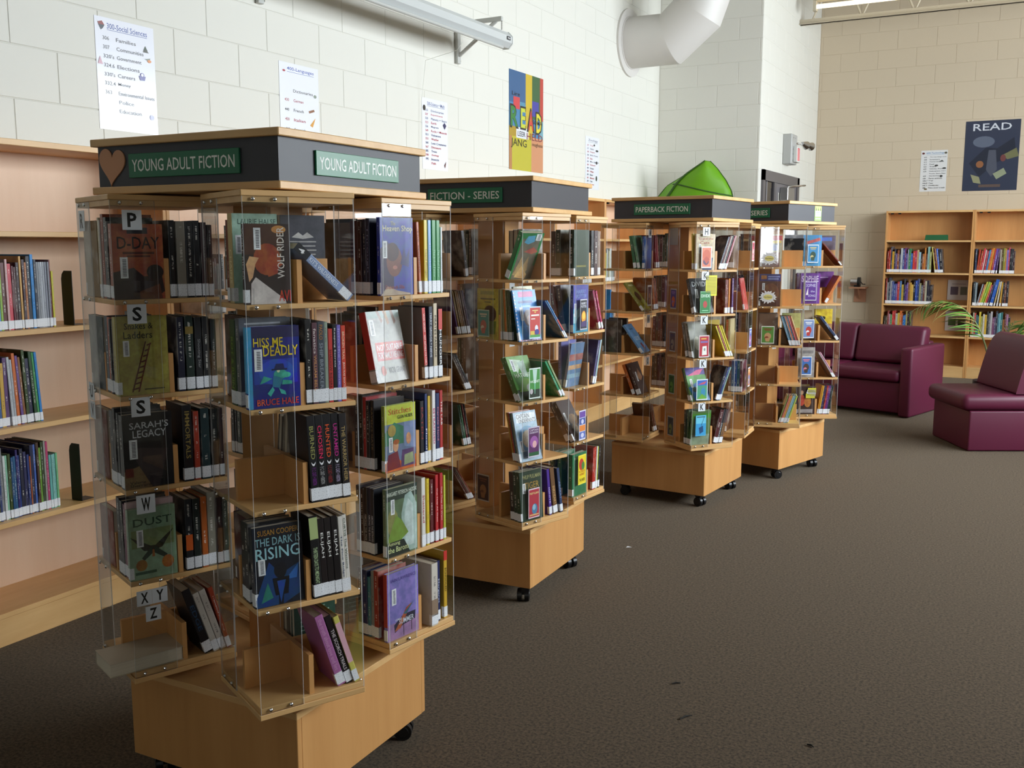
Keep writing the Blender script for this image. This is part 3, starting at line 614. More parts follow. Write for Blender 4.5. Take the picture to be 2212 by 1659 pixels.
row(1, 'R', 3, 1, [('2a1c22', 14, 186, dict(two=('c8a83a', .6, .8))), ('3a2018', 14, 178), ('241a1a', 13, 184, tit('AMONG THE FREE', 'c8c0b8', .2, .6)), ('1c2038', 13, 184, tit('AMONG THE BRAVE', 'c8c8d0', .2, .6)), ('22242c', 13, 184, tit('AMONG THE BETRAYED', 'c8c8d0', .2, .6)), ('6a7a5a', 13, 188, dict(x=.110, d=.12, dy=0, cover=[('r', 0, 0, 1, 1, '5a7050'), ('r', 0, .82, 1, 1, '2a3a30'), ('p', [(.5, .02), (.48, .6), (.6, .86), (.8, .9), (.98, .7), (.98, .02)], 'a8c0b8'), ('p', [(.6, .1), (.58, .6), (.7, .8), (.86, .7), (.88, .1)], 'c8d8d4'), ('e', .2, .5, .18, .2, '8a8a50'), ('p', [(0, .2), (.3, .6), (.5, .5), (.7, .3), (.4, .2), (.2, .0), (0, 0)], '7a9a3a'), ('p', [(.0, .0), (.0, .22), (.55, .22), (.75, .0)], '1c2820'), ('t', 'MARGARET PETERSON HADDIX', .02, .89, .98, .95, 'dfe8d8'), ('t', 'Among', .04, .15, .42, .22, 'd8e0a0'), ('t', 'the Barons', .04, .06, .7, .14, 'd8e0a0'), ('bc', .14, .62, .26, .84)], label='green paperback with a pale dress and white author line, facing out, young adult rack'))])
row(1, 'R', 4, 0, [('c8c0b4', 26, 182, dict(x=.03, dy=-.012, two=('8a7460', .16, .42), label='white and brown paperback jutting out of the bottom shelf, young adult rack')), ('1c2452', 14, 178, dict(x=.068, title=[('Margaret', .3, .7, 'b8c0d8')])), ('c8a030', 14, 200, dict(x=.098, title=[('SCHOOLED', .4, .75, '2a2014')], two=('c03028', .86, 1.0)))])
row(1, 'R', 4, 1, [('4a1c1c', 16, 190), ('1c2a5a', 18, 186), ('3a7a8a', 12, 168), ('8a8e90', 14, 188), ('9a3026', 17, 192), ('8a80c4', 13, 190, dict(x=.109, d=.122, dy=0, two=('a83428', .22, 1.0), cover=[('r', 0, 0, 1, 1, '8478c0'), ('r', 0, 0, 1, .25, 'a07ca8'), ('p', [(.2, .22), (.5, .33), (.9, .33), (.88, .2), (.5, .18), (.22, .1)], '2a2a40'), ('p', [(.22, .12), (.6, .42), (.78, .46), (.4, .14)], 'b05a3a'), ('p', [(.5, .34), (.85, .48), (.6, .32)], '3a6a7a'), ('t', 'SUMMER', .36, .2, .84, .28, 'd8dce8'), ('t', 'GEMINI', .24, .27, .44, .3, 'd8dce8'), ('r', .5, .02, .515, .2, '3a2a3a'), ('r', .76, .05, .775, .22, '3a2a3a'), ('t', 'IAIN LAWRENCE', .12, .86, .94, .91, '5a4a9a'), ('bc', .14, .52, .28, .76)], label='lavender paperback with a roadside sign, facing out, bottom shelf, young adult rack'))])
# wall-end spinner: letter cards P, S, S, W, X Y Z
DK = ['1a181c', '201a1c', '1c2028', '161618', '26201e', '1e2420', '2a1c20']
row(1, 'L', 0, 0, [('1a1a1c', 16, 190), ('8a8478', 22, 188, dict(cn='silver')), ('1a1c20', 18, 188), ('18181c', 16, 190), ('3a2428', 15, 186), ('241a1e', 12, 180)], gap=.002)
row(1, 'L', 0, 1, [('c8b894', 12, 196), ('d0ccc4', 10, 190), ('8a3a22', 20, 204), ('16181c', 22, 196), ('241c1e', 14, 186), ('9a4a30', 20, 180, dict(x=.103, d=.122, dy=0, cover=[('r', 0, 0, 1, 1, 'a85638'), ('r', .3, .87, .7, .95, '2a2430'), ('t', 'D-DAY', .1, .67, .93, .83, '24181a'), ('r', .2, .6, .82, .63, '5a2c22'), ('r', .28, .56, .74, .585, '5a2c22'), ('p', [(0, 0), (0, .36), (.4, .42), (.6, .3), (.95, .34), (1, .1), (.8, 0)], '2c1c1e'), ('e', .82, .36, .17, .1, '1a1416'), ('p', [(.5, .1), (.9, .2), (.95, 0), (.5, 0)], '6a3a26'), ('bc', .14, .28, .29, .56)], label='rust paperback with a heavy dark title under card P, facing out, young adult rack'))])
row(1, 'L', 0, 2, [('3a3028', 20, 186), ('8a6a3a', 18, 190, dict(x=.104))])
row(1, 'L', 1, 0, [('1c1c30', 17, 186), ('1a2a22', 20, 188, dict(two=('8a7434', .76, .86))), ('141416', 17, 184, tit('Shooting Star', '8a8a8a', .3, .7)), ('141416', 17, 184), ('16282c', 14, 176)], x0=.016, gap=.004)
row(1, 'L', 1, 1, [('2a3a48', 22, 190, dict(x=.014)), ('b04a20', 18, 188), ('1e1e26', 12, 184), ('2a2226', 10, 182), ('a89c4c', 24, 192, dict(x=.0985, d=.124, dy=0, cover=[('r', 0, 0, 1, 1, 'a89c4c'), ('t', 'Snakes &', .16, .84, .72, .92, '2a2618'), ('t', 'Ladders', .14, .72, .7, .81, '2a2618')] + [('p', [(.26 + .04 * i, .06 + .07 * i), (.4 + .034 * i, .08 + .07 * i), (.4 + .034 * i, .1 + .07 * i), (.26 + .04 * i, .08 + .07 * i)], '5a2a20') for i in range(9)] + [('p', [(.25, .04), (.55, .68), (.575, .68), (.28, .04)], '5a2a20'), ('p', [(.37, .04), (.64, .66), (.665, .66), (.4, .04)], '6a2c20'), ('r', .5, .06, .9, .075, '4a4228'), ('bc', .12, .5, .24, .7)], label='olive yellow hardback with a drawn ladder, facing out under card S, young adult rack'))])
row(1, 'L', 1, 2, [('2a3440', 22, 190), ('3a4a54', 18, 186, dict(x=.104))])
row(1, 'L', 2, 0, [('15141a', 24, 196, dict(title=[('IMMORTALS', .3, .92, 'a08a4a')])), ('a83a26', 14, 178), ('1c3438', 22, 184), ('141c1e', 18, 180), ('301418', 12, 180)], x0=.02, gap=.004)
row(1, 'L', 2, 1, [('4a3a2a', 16, 186), ('2a3038', 20, 188), ('1a181c', 18, 196), ('1c1c20', 18, 186), ('18181a', 24, 186, dict(x=.0985, d=.122, dy=0, cover=[('r', 0, 0, 1, 1, '17171a'), ('t', "SARAH'S", .14, .8, .93, .89, 'c8ccd0'), ('t', 'LEGACY', .2, .68, .88, .78, 'c8ccd0'), ('p', [(.1, .56), (.9, .5), (.7, .0), (.45, .0), (.3, .3)], '3a3034'), ('p', [(0, 0), (0, .24), (.3, .3), (.55, 0)], '7a6040'), ('r', .02, .16, .18, .28, '6a2a1c'), ('t', 'Valerie', .1, .06, .42, .1, '1a1614'), ('t', 'Sherrard', .1, .02, .52, .06, '1a1614'), ('bc', .12, .4, .28, .66)], label='black paperback with pale capitals, facing out under the second S card, young adult rack'))])
row(1, 'L', 2, 2, [('241c1c', 22, 190), ('6a2018', 18, 180, dict(x=.104))])
row(1, 'L', 3, 0, [('1e2024', 18, 188, dict(two=('c85a20', .28, .5))), ('1c2420', 18, 186), ('b05a22', 15, 188), ('8a8678', 20, 196), ('2a1416', 14, 180), ('241c22', 14, 184)], x0=.014, gap=.003)
row(1, 'L', 3, 1, [('1c161c', 24, 200, dict(x=.03)), ('18161a', 20, 196), ('7a4058', 16, 190), ('c8a8a8', 12, 196), ('8aa48a', 14, 182, dict(x=.1085, d=.118, dy=0, cover=[('r', 0, 0, 1, 1, '8aa688'), ('t', 'DUST', .1, .75, .92, .86, '24402e'), ('r', .05, .45, .95, .7, '7a8a5a'), ('p', [(.02, .62), (.45, .46), (.55, .46), (.95, .66), (.7, .42), (.5, .38), (.3, .4)], '2c2c20'), ('p', [(.45, .44), (.25, .3), (.3, .26), (.5, .36)], '24382e'), ('p', [(.55, .44), (.8, .3), (.74, .26), (.5, .36)], '24382e'), ('p', [(.48, .4), (.52, .4), (.53, .3), (.47, .3)], '9a5a2a'), ('e', .24, .2, .12, .08, '9a6a30'), ('e', .8, .2, .13, .09, 'b86a2c'), ('r', .1, .07, .55, .11, '3a5a44'), ('bc', .16, .46, .3, .7)], label='pale green paperback with a moth, facing out under card W, young adult rack'))])
row(1, 'L', 3, 2, [('2a1a1a', 22, 180), ('8a2a1c', 18, 150, dict(x=.104))])
row(1, 'L', 4, 0, [('18181c', 22, 190, dict(x=.050, lean=17, title=[('EDGE', .35, .75, '2a4a6a')])), ('c0bab0', 16, 176, dict(x=.074, lean=17, cn='white')), ('b8b0a6', 17, 180, dict(x=.093, lean=17, cn='white')), ('9a3a22', 12, 182, dict(x=.112, lean=15))])
MBK = TOW[1, 'L'] @ T(-.192, -.008, SHELF[4] + .0185) @ RZ(R(1)) @ Matrix(((0, 0, 1, 0), (0, -1, 0, 0), (1, 0, 0, 0), (0, 0, 0, 1)))
book(MBK, .035, .185, .118, 'b8ac98', 'a89c88', sticker=False, name='teen_novel', cat='novel', label='thick pale paperback lying flat and sticking out over the edge, young adult rack', group='paperbacks on the young adult rack')
for t_, ch, a0, z0 in ((0, 'P', .027, .166), (1, 'S', .027, .176), (2, 'S', .024, .182), (3, 'W', .024, .172)): letter(1, 'L', t_, 1, ch, a0, z0, .046)
letter(1, 'L', 4, 1, 'X', .012, .172, .038); letter(1, 'L', 4, 1, 'Y', .0505, .172, .038); letter(1, 'L', 4, 1, 'Z', .032, .128, .038)
letter(1, 'L', 0, 2, 'R', .02, .165, .05); letter(1, 'L', 2, 2, 'U', .02, .2, .045); letter(1, 'L', 2, 2, 'V', .02, .152, .045)
def filler(n, k, tiers, qs, pal, seed):
    rs = random.Random(seed)
    for t_ in tiers:
        for q in qs:
            x = 0; it = []
            lim = rs.uniform(.06, .115)
            while x < lim and len(it) < 7:
                w = rs.randint(9, 22); x += w / 1000 + .001
                if x > .117: break
                it.append((rs.choice(pal), w, rs.randint(172, 200)))
            row(n, k, t_, q, it)
PALD = ['3a2a26', '1c2030', '5a3a2a', '7a6a58', '2a2a30', '4a2024', '8a7a68', '26362e']
filler(1, 'B', (0, 1, 2, 3), (0, 1), PALD, 3)
filler(1, 'M', (1, 3), (2,), PALD, 4); filler(1, 'R', (0, 1, 2), (2,), PALD, 5)
# ------------------------------------------------------------------ FICTION - SERIES rack
def bars(c, ys, a0=.15, a1=.85): return [('r', a0, y, a1, y + .03, c) for y in ys]
SHORT = dict(d=.108)
row(2, 'M', 0, 1, [('2f7a4a', 22, 190, dict(x=.046, lean=-24, d=.118, dy=0, cover=[('r', 0, 0, 1, 1, '6f6a5c'), ('r', 0, .0, .08, 1, '2f7a46'), ('r', .9, .3, 1, 1, '2f7a46'), ('r', .0, .88, 1, 1, '2f7a46'), ('p', [(.2, .8), (.3, .93), (.62, .95), (.66, .82), (.4, .76)], '5aa0c4'), ('p', [(.3, .6), (.7, .7), (.95, .6), (.7, .55)], 'a85a50'), ('p', [(.1, .1), (.3, .5), (.45, .3), (.6, .5), (.7, .2), (.5, .05)], 'a8906a'), ('p', [(.2, .05), (.4, .3), (.75, .1), (.7, 0)], 'c8a878'), ('bc', .68, .84, .92, .98)], label='green edged comic book tipped forward on the top shelf, FICTION - SERIES rack'))])
row(2, 'M', 0, 3, [('5a3a2c', 26, 192), ('4a2c24', 28, 190), ('54362a', 24, 186)], x0=.01)
row(2, 'M', 1, 1, [('c8c0a0', 6, 196, dict(lean=1)), ('8a8a5a', 6, 196), ('b8681c', 7, 196), ('c07a24', 6, 196), ('6a7048', 7, 194), ('5a6444', 7, 194), ('4a5238', 8, 194),
    ('2a8ad8', 8, 196, dict(x=.108, lean=12, d=.124, dy=0, cover=[('r', 0, 0, 1, 1, '2c8ce0'), ('r', .06, .0, .94, .3, '5aa8ec'), ('r', .22, .86, .86, .97, 'b83c8a'), ('r', .18, .74, .8, .79, '24408a'), ('r', .3, .66, .7, .695, '9accf4'), ('e', .55, .44, .22, .17, '6a3422'), ('e', .57, .4, .12, .1, 'c88a6a'), ('p', [(.4, .28), (.76, .28), (.7, .06), (.45, .06)], '24407a'), ('bc', .2, .4, .34, .66)] + [('r', .0, .02 + .07 * i, .05, .05 + .07 * i, 'd8dce8') for i in range(14)] + [('r', .05 + .07 * i, .0, .085 + .07 * i, .03, 'c84a5a') for i in range(13)], label='bright blue book with a checked edge and cartoon head, leaning, FICTION - SERIES rack'))], lean=4)
row(2, 'M', 1, 2, [('b8a43c', 10, 196, dict(x=.112, d=.12, dy=0, cover=[('r', 0, 0, 1, 1, 'b8a63c'), ('r', .15, .88, .8, .95, '8a8a34'), ('r', .15, .78, .85, .81, '5a5424'), ('r', .35, .72, .65, .745, '5a5424'), ('e', .6, .5, .3, .17, '4a2a1a'), ('p', [(.5, .36), (.9, .36), (.85, .1), (.55, .1)], '6a7a2a')], label='yellow book facing out behind a green picture card, FICTION - SERIES rack'))])
row(2, 'M', 1, 0, [('2a5a8a', 6, 190, dict(x=.104, lean=38)), ('3a7ab0', 6, 190, dict(x=.114, lean=38, two=('c84a44', .2, .5)))])
row(2, 'M', 1, 3, [('7ab0b0', 10, 200, dict(x=.04, lean=-8, back=[('r', 0, 0, 1, 1, '86b4b4'), ('r', 0, .93, 1, 1, 'c8c890'), ('r', .2, .7, .6, .72, '3a5a6a'), ('r', .2, .64, .7, .66, '3a5a6a'), ('p', [(.75, .74), (.9, .82), (.82, .7)], 'b85a34')]))])
hat = [('r', 0, 0, 1, 1, '4c8a34'), ('r', 0, .7, 1, 1, '8ab078'), ('p', [(.1, .95), (.3, .6), (.6, .9)], 'c8d8c4'), ('p', [(.4, .85), (.75, .9), (.7, .5), (.5, .55)], 'b4c8bc'), ('r', 0, 0, 1, .25, '24301c'), ('p', [(.1, .2), (.4, .5), (.9, .45), (.9, .2)], '6a9a2c'), ('e', .62, .26, .16, .1, 'a8a8a0'), ('t', 'HATCHET', .12, .52, .92, .61, 'd8e4d0')]
row(2, 'M', 2, 1, [('5a7a44', 14, 182, dict(x=.090, lean=28)), ('4c7a38', 14, 184, dict(x=.107, lean=28, d=.12, dy=0, cover=hat + [('bc', .12, .66, .26, .92)], label='green woodland paperback leaning behind its card, third shelf, FICTION - SERIES rack'))])
row(2, 'M', 2, 0, [('2e8a5c', 10, 176, dict(x=.094, lean=33, cn='green')), ('8a9a6a', 9, 178, dict(x=.109, lean=33))])
row(2, 'M', 3, 1, [('b88a2c', 7, 192, dict(x=.078)), ('a83a24', 7, 192), ('3a4a5a', 8, 190), ('6a7a4a', 8, 192), ('8aa0b0', 8, 194, dict(x=.113, d=.124, dy=0, cover=[('r', 0, 0, 1, 1, '9ab4c8'), ('r', .1, .78, .95, .96, 'd8dce0'), ('t', 'CAPTAIN', .12, .86, .7, .95, '2a3038'), ('t', 'UNDERPANTS', .2, .77, .95, .85, '2a3038'), ('e', .5, .45, .4, .26, '6a9ac0'), ('e', .5, .44, .26, .18, 'c8b090'), ('r', .2, .1, .9, .2, '5a7a9a'), ('bc', .1, .2, .24, .42)], label='pale blue comic paperback with bubble lettering, front of its leaning row, FICTION - SERIES rack'))], lean=13, x0=.07)
row(2, 'M', 4, 1, [('2a1c20', 24, 190, dict(x=.062)), ('20382c', 20, 194, dict(x=.076)), ('24402c', 20, 196, dict(x=.100, lean=4, d=.124, dy=0, cover=[('r', 0, 0, 1, 1, '203626'), ('t', 'PHILIP PULLMAN', .12, .84, .94, .92, 'a8a46a'), ('t', 'TIGER', .2, .64, .86, .77, 'b08a3c'), ('p', [(.3, .5), (.7, .55), (.8, .1), (.2, .1)], '3a5a38'), ('bc', .12, .56, .25, .76)], label='dark green thick paperback with gold lettering, bottom shelf, FICTION - SERIES rack'))], lean=4)
row(2, 'M', 4, 0, [('4a2a8a', 15, 190, dict(x=.030, lean=6, title=[('IGNITE', .25, .6, 'c8c0e0')])), ('6a4a2c', 24, 192, dict(x=.056, lean=8, title=[('INKHEART', .2, .6, 'c8a06a')])), ('2c3a5e', 15, 186, dict(x=.094, lean=8, title=[('ABARAT', .3, .7, '8aa0c4')]))])
card(2, 'M', 1, 2, art('5a8a80', 'b06a5a', 'c8b8a0', .04), .02, .01, .066, .105, 'b8c0a8')
card(2, 'M', 4, 2, art('3a1c18', '8a5a34', '6a3a24', .05), .012, .05, .07, .11, 'a89a8a')
card(2, 'M', 1, 1, [('r', .05, .04, .95, .96, 'c43c34'), ('r', .25, .86, .75, .89, 'e8d890'), ('p', [(.4, .84), (.5, .78), (.6, .84)], 'e0c050'), ('r', .15, .7, .85, .75, 'f0e8e0'), ('r', .15, .6, .5, .63, 'f0e8e0'), ('e', .62, .32, .14, .1, 'e8e8f0'), ('e', .66, .2, .2, .09, '3a3a8a'), ('r', .05, .04, .95, .12, '4a9a4a'), ('r', .1, .12, .45, .24, 'd8b84a')], .034, .012, .062, .122, 'c8dcec')
card(2, 'M', 2, 1, [('r', .05, .04, .95, .96, '3f8a3a'), ('p', [(.3, .95), (.7, .95), (.6, .5), (.4, .5)], 'b8d4c8'), ('r', .05, .04, .95, .3, '1c2c1c'), ('p', [(.45, .5), (.55, .5), (.52, .15), (.48, .15)], '7ab89a'), ('e', .2, .24, .13, .09, 'b8b0b4'), ('t', 'HATCHET', .1, .52, .9, .6, 'e8f0e8')], .034, .014, .062, .118, 'd8e4dc')
card(2, 'M', 3, 1, [('r', .05, .04, .95, .96, '5a2a5a'), ('t', 'CAPTAIN', .12, .86, .88, .93, 'd8d0dc'), ('t', 'UNDERPANTS', .12, .78, .88, .84, 'd8d0dc'), ('e', .5, .5, .36, .2, '9a5aa0'), ('e', .55, .42, .18, .12, 'd8a8a8'), ('r', .05, .04, .95, .16, '2a5a34')], .03, .02, .062, .118, 'c8c0d0')
card(2, 'M', 4, 1, [('r', .05, .04, .95, .96, 'a83440'), ('t', 'PHILIP PULLMAN', .1, .8, .9, .87, 'e0d088'), ('e', .55, .3, .25, .18, '4a7a9a'), ('e', .5, .36, .14, .1, '8ab0c0'), ('r', .1, .08, .9, .13, 'd0a870')], .032, .012, .062, .118, 'd8c0c8')
row(2, 'R', 0, 0, [('1c1c20', 22, 190), ('3a1814', 30, 190, dict(sticker=False)), ('9a8674', 9, 188, dict(cn='tan')), ('b09a8c', 9, 188, dict(cn='tan'))], gap=.002)
row(2, 'R', 0, 1, [('4a3024', 22, 186), ('2c4030', 24, 192), ('263a2c', 26, 192, dict(x=.096, d=.124, cover=[('r', 0, 0, 1, 1, '2c4434'), ('r', .15, .2, .8, .24, '8a8440')]))])
row(2, 'R', 1, 1, [('7a2026', 22, 196, dict(x=.03, lean=10)), ('30304a', 24, 196, dict(x=.058, lean=8)), ('4a4a9a', 14, 198, dict(x=.106, d=.122, dy=0, cover=[('r', 0, 0, 1, 1, '5a5ab0'), ('r', 0, 0, 1, .5, '4aa0c0'), ('t', 'HARRY', .2, .82, .85, .9, '8aa8d8'), ('t', 'POTTER', .2, .72, .9, .8, '8aa8d8'), ('p', [(0, .4), (.5, .55), (1, .4), (1, .2), (0, .2)], 'a8d0dc'), ('e', .5, .2, .3, .14, '3a6aa8'), ('bc', .06, .34, .2, .62)], label='violet blue paperback behind a dark picture card, second shelf, FICTION - SERIES rack'))])
row(2, 'R', 1, 0, [('8a2048', 16, 180, dict(x=.086, lean=20)), ('b02a5c', 12, 178, dict(x=.106, lean=20))])
row(2, 'R', 2, 1, [('6a6aa8', 14, 196, dict(x=.05, d=.124)), ('8a88b0', 12, 190, dict(x=.07, lean=-9, cover=[('r', 0, 0, 1, 1, '6a86a8'), ('r', 0, .6, 1, .75, 'a8706a'), ('r', 0, .4, 1, .5, 'c8a078'), ('r', 0, .2, 1, .3, '8aa8b8')]))])
row(2, 'R', 2, 0, [('4a4470', 14, 192, dict(x=.024, lean=-16, dy=0)), ('a8b8c0', 7, 194, dict(x=.044, lean=-16)), ('8ab8b8', 6, 194, dict(x=.053, lean=-16))])
row(2, 'R', 3, 1, [('4a2c24', 18, 186, dict(x=.082, lean=30)), ('3a2a2c', 18, 186, dict(x=.103, lean=30, cover=[('r', 0, 0, 1, 1, '3a2a2a'), ('e', .6, .5, .3, .14, '7a5a34'), ('e', .5, .3, .2, .1, '8a6a3a'), ('bc', .1, .4, .22, .7)], label='dark brown paperback leaning back, fourth shelf, FICTION - SERIES rack'))])
row(2, 'R', 4, 1, [('2a5a4a', 16, 186, dict(x=.03, lean=8)), ('2a6a4a', 20, 188), ('3a7a5a', 22, 184, dict(x=.1, d=.12, dy=0, cover=[('r', 0, 0, 1, 1, '2f7a50'), ('r', .1, .86, .9, .92, 'a8d0b0')]))])
row(2, 'R', 4, 0, [('a82a22', 13, 186, dict(x=.036, lean=-3)), ('b0321f', 13, 188, dict(lean=-3)), ('c8c8c0', 11, 188, dict(lean=-4, cn='white')), ('c0c83a', 9, 186, dict(lean=-4)), ('24242a', 12, 188, dict(lean=-4))], x0=.03)
card(2, 'R', 1, 1, [('r', .05, .04, .95, .96, '24242e'), ('t', 'HARRY', .14, .82, .86, .9, 'd8d8e0'), ('t', 'POTTER', .14, .72, .86, .8, 'd8d8e0'), ('e', .5, .42, .32, .2, 'd8902a'), ('e', .5, .46, .2, .12, 'f0c04a'), ('p', [(.1, .1), (.9, .1), (.8, .3), (.2, .26)], '4a3a6a')], .034, .012, .058, .128, 'b8b8c0')
card(2, 'R', 3, 1, [('r', .06, .76, .94, .96, '6a4a9a'), ('r', .06, .52, .94, .74, '4a5a9a'), ('r', .06, .3, .94, .5, 'd8803a'), ('r', .06, .05, .94, .28, '5a6ab0'), ('e', .5, .62, .2, .08, 'c8c8e0'), ('e', .5, .16, .24, .08, 'c8c8e0')], .034, .008, .055, .128, 'd0d0e0')
card(2, 'R', 4, 1, [('r', .05, .04, .95, .96, 'e0c824'), ('e', .4, .68, .3, .2, 'b83a2a'), ('e', .62, .62, .2, .14, '4a7a3a'), ('t', 'HORRID', .1, .4, .9, .48, 'b02a20'), ('t', 'HENRY', .16, .3, .84, .38, 'b02a20'), ('t', 'THE NUDE', .14, .1, .86, .2, '2a2418')], .03, .05, .066, .128, 'e8d84a')
PALM2 = ['4a3a2a', '6a4a2a', '2a2a38', '7a3a2a', '8a6a4a', '3a4a3a', '5a2a3a']
row(2, 'L', 0, 0, [('3a3236', 16, 188, dict(x=.09, lean=8))]); row(2, 'L', 1, 0, [(c, 7, 184, dict(lean=14, x=.044 + .011 * i)) for i, c in enumerate(('5a3a6a', '8a6a2a', '7a5a24', '8a5a1c', '6a4a2a', '5a3a3a', '4a3050'))])
row(2, 'L', 2, 0, [(c, 10, 176, dict(lean=30, x=.07 + .016 * i)) for i, c in enumerate(('5a4a3a', '3a2a2a', '2a2a2a'))]); row(2, 'L', 3, 0, [(c, 8, 180, dict(lean=12, x=.07 + .012 * i)) for i, c in enumerate(('2a4a3a', '3a6a4a', '6a2a2a', '1c1c1c'))]); row(2, 'L', 4, 0, [(c, 7, 176, dict(lean=34, x=.07 + .013 * i)) for i, c in enumerate(('6a4a3a', '5a2a2a', '7a6a5a', '8a3a2a'))])
filler(2, 'B', (0, 1, 2), (0, 1), PALM2, 11)

# ------------------------------------------------------------------ PAPERBACK FICTION rack
row(3, 'M', 0, 1, [('c8b450', 10, 188, dict(x=.082, lean=4)), ('b8a240', 10, 188, dict(lean=4)), ('d8c0a0', 12, 186, dict(x=.110, d=.118, dy=0, cover=[('r', 0, 0, 1, 1, 'd8c4a4'), ('t', 'TJ and the', .1, .82, .9, .9, 'a83a2a'), ('t', 'Cats', .2, .72, .7, .8, 'a83a2a'), ('e', .6, .5, .26, .13, '8a4a2c'), ('e', .62, .46, .16, .09, 'd8a888'), ('p', [(.3, .3), (.9, .34), (.85, 0), (.35, 0)], '3a4a7a'), ('bc', .14, .46, .26, .72)], label='cream paperback with red lettering and a child, top shelf, paperback rack'))])
row(3, 'M', 0, 0, [('4a4a58', 11, 180), ('6a3a3a', 7, 186), ('c8c0b8', 7, 186), ('24242a', 8, 188), ('8a2a3a', 7, 186), ('c8a0a8', 7, 186)], x0=.012, lean=-19)
row(3, 'M', 1, 1, [('2c2c30', 28, 190, dict(x=.098, lean=20, d=.12, dy=0, title=[('THE DIVIDE', .25, .9, '7a7a80')], cover=[('r', 0, 0, 1, 1, '26282c'), ('t', 'DIVIDE', .1, .76, .95, .9, 'd8dce0'), ('e', .6, .35, .25, .14, '8a8a4a'), ('e', .62, .36, .1, .08, '2a2a30'), ('bc', .2, .42, .34, .68)], label='black thick paperback with white title leaning in its pocket, paperback rack'))])
row(3, 'M', 1, 0, [('6a2420', 12, 182, dict(x=.06)), ('7a3a24', 10, 180), ('d8862c', 9, 186), ('5a3a7a', 10, 188, dict(x=.104))])
row(3, 'M', 1, 3, [('8a3a26', 20, 186), ('5a2a20', 20, 186)])
row(3, 'M', 2, 1, [('6a6258', 20, 190, dict(x=.05, lean=16)), ('8a8074', 18, 190, dict(x=.075, lean=18)), ('5a5a44', 16, 188, dict(x=.098, lean=18, cover=[('r', 0, 0, 1, 1, '6a6a58'), ('e', .4, .4, .2, .2, 'a8a48c')]))])
row(3, 'M', 2, 0, [('c8b83a', 9, 184, dict(x=.078, lean=24)), ('8a2a24', 9, 186, dict(x=.090, lean=24)), ('d0c040', 9, 186, dict(x=.102, lean=24)), ('c8b834', 9, 184, dict(x=.114, lean=24))])
row(3, 'M', 2, 3, [('a8902c', 14, 190), ('2a6a6a', 14, 186), ('6a3a2a', 14, 186)])
row(3, 'M', 3, 1, [('3a4a2c', 14, 184, dict(x=.086, lean=25)), ('5a8a4a', 14, 186, dict(x=.105, lean=25, d=.122, dy=0, cover=[('r', 0, 0, 1, 1, '5a9a4a'), ('r', 0, .78, 1, 1, '4a3a8a'), ('p', [(.05, .75), (.6, .92), (.95, .95), (.7, .78)], 'd85a8a'), ('p', [(.0, .4), (.6, .6), (1, .4), (1, 0), (.2, 0)], '3a7ab8'), ('e', .7, .22, .2, .12, 'c8b82a'), ('e', .3, .34, .14, .08, '2a3a2a'), ('bc', .14, .4, .26, .66)], label='green and pink comic paperback leaning behind its card, fourth shelf, paperback rack'))])
row(3, 'M', 3, 0, [('1c2030', 16, 186), ('2a3a7a', 9, 188), ('8aa8a0', 8, 188)], x0=.016, lean=-20)
row(3, 'M', 4, 1, [('24342c', 18, 186, dict(x=.05)), ('1c4a4a', 14, 188), ('2a5a3a', 14, 188), ('3a6a34', 14, 188, dict(x=.1, lean=-5, d=.12, dy=0, cover=[('r', 0, 0, 1, 1, '5a7a4a'), ('r', 0, .78, 1, .92, '4a8a2c'), ('r', 0, 0, 1, .3, '8a9a80')]))])
row(3, 'M', 4, 0, [('4a1418', 22, 186, dict(x=.010, lean=-14)), ('26262c', 11, 188, dict(lean=-14, title=[('SWINDLE', .2, .6, 'e8e8e8')])), ('3a2a2a', 10, 188, dict(lean=-14, title=[('SWINDLE', .2, .6, 'd89a2a')])), ('5a3a3a', 10, 188, dict(lean=-14, title=[('SWINDLE', .2, .6, 'c88a2a')]))])
for t_, ch, z0 in ((0, 'H', .176), (1, 'K', .182), (2, 'K', .182), (3, 'K', .184), (4, 'K', .186)): letter(3, 'M', t_, 1, ch, .036, z0, .044)
card(3, 'M', 0, 1, [('r', .08, .06, .92, .94, 'd87a5a'), ('e', .5, .6, .36, .26, 'c85a3a'), ('e', .45, .3, .28, .16, '5a3a5a'), ('p', [(.2, .4), (.5, .55), (.8, .4), (.5, .2)], 'b84a34')], .03, .01, .064, .112, 'e6e0da')
card(3, 'M', 1, 1, [('r', .05, .04, .95, .96, '1c7a3a'), ('t', 'DIVIDE', .1, .72, .92, .86, 'd8f0dc'), ('e', .48, .4, .2, .16, 'b03a34'), ('r', .2, .1, .8, .14, '8ac89a')], .03, .008, .064, .115, '7ab88a')
card(3, 'M', 2, 1, [('r', .06, .05, .94, .95, 'b02434'), ('r', .2, .82, .7, .87, 'e0b84a'), ('r', .15, .66, .85, .74, '7a6aa8'), ('p', [(.3, .1), (.78, .12), (.74, .52), (.34, .5)], 'e8e8e0'), ('e', .55, .36, .08, .07, '8a8a88')], .03, .006, .064, .118, 'd8c8c8')
card(3, 'M', 3, 1, [('r', .06, .05, .94, .95, '4a9a7a'), ('r', .06, .7, .94, .95, '3a6ac0'), ('p', [(.1, .74), (.5, .84), (.9, .9), (.7, .76)], 'c85a6a'), ('e', .6, .4, .2, .2, '3a8ab0'), ('p', [(.1, .05), (.5, .3), (.9, .1), (.9, .05)], '6aa83a')], .022, .012, .07, .112, 'dfe8ec')
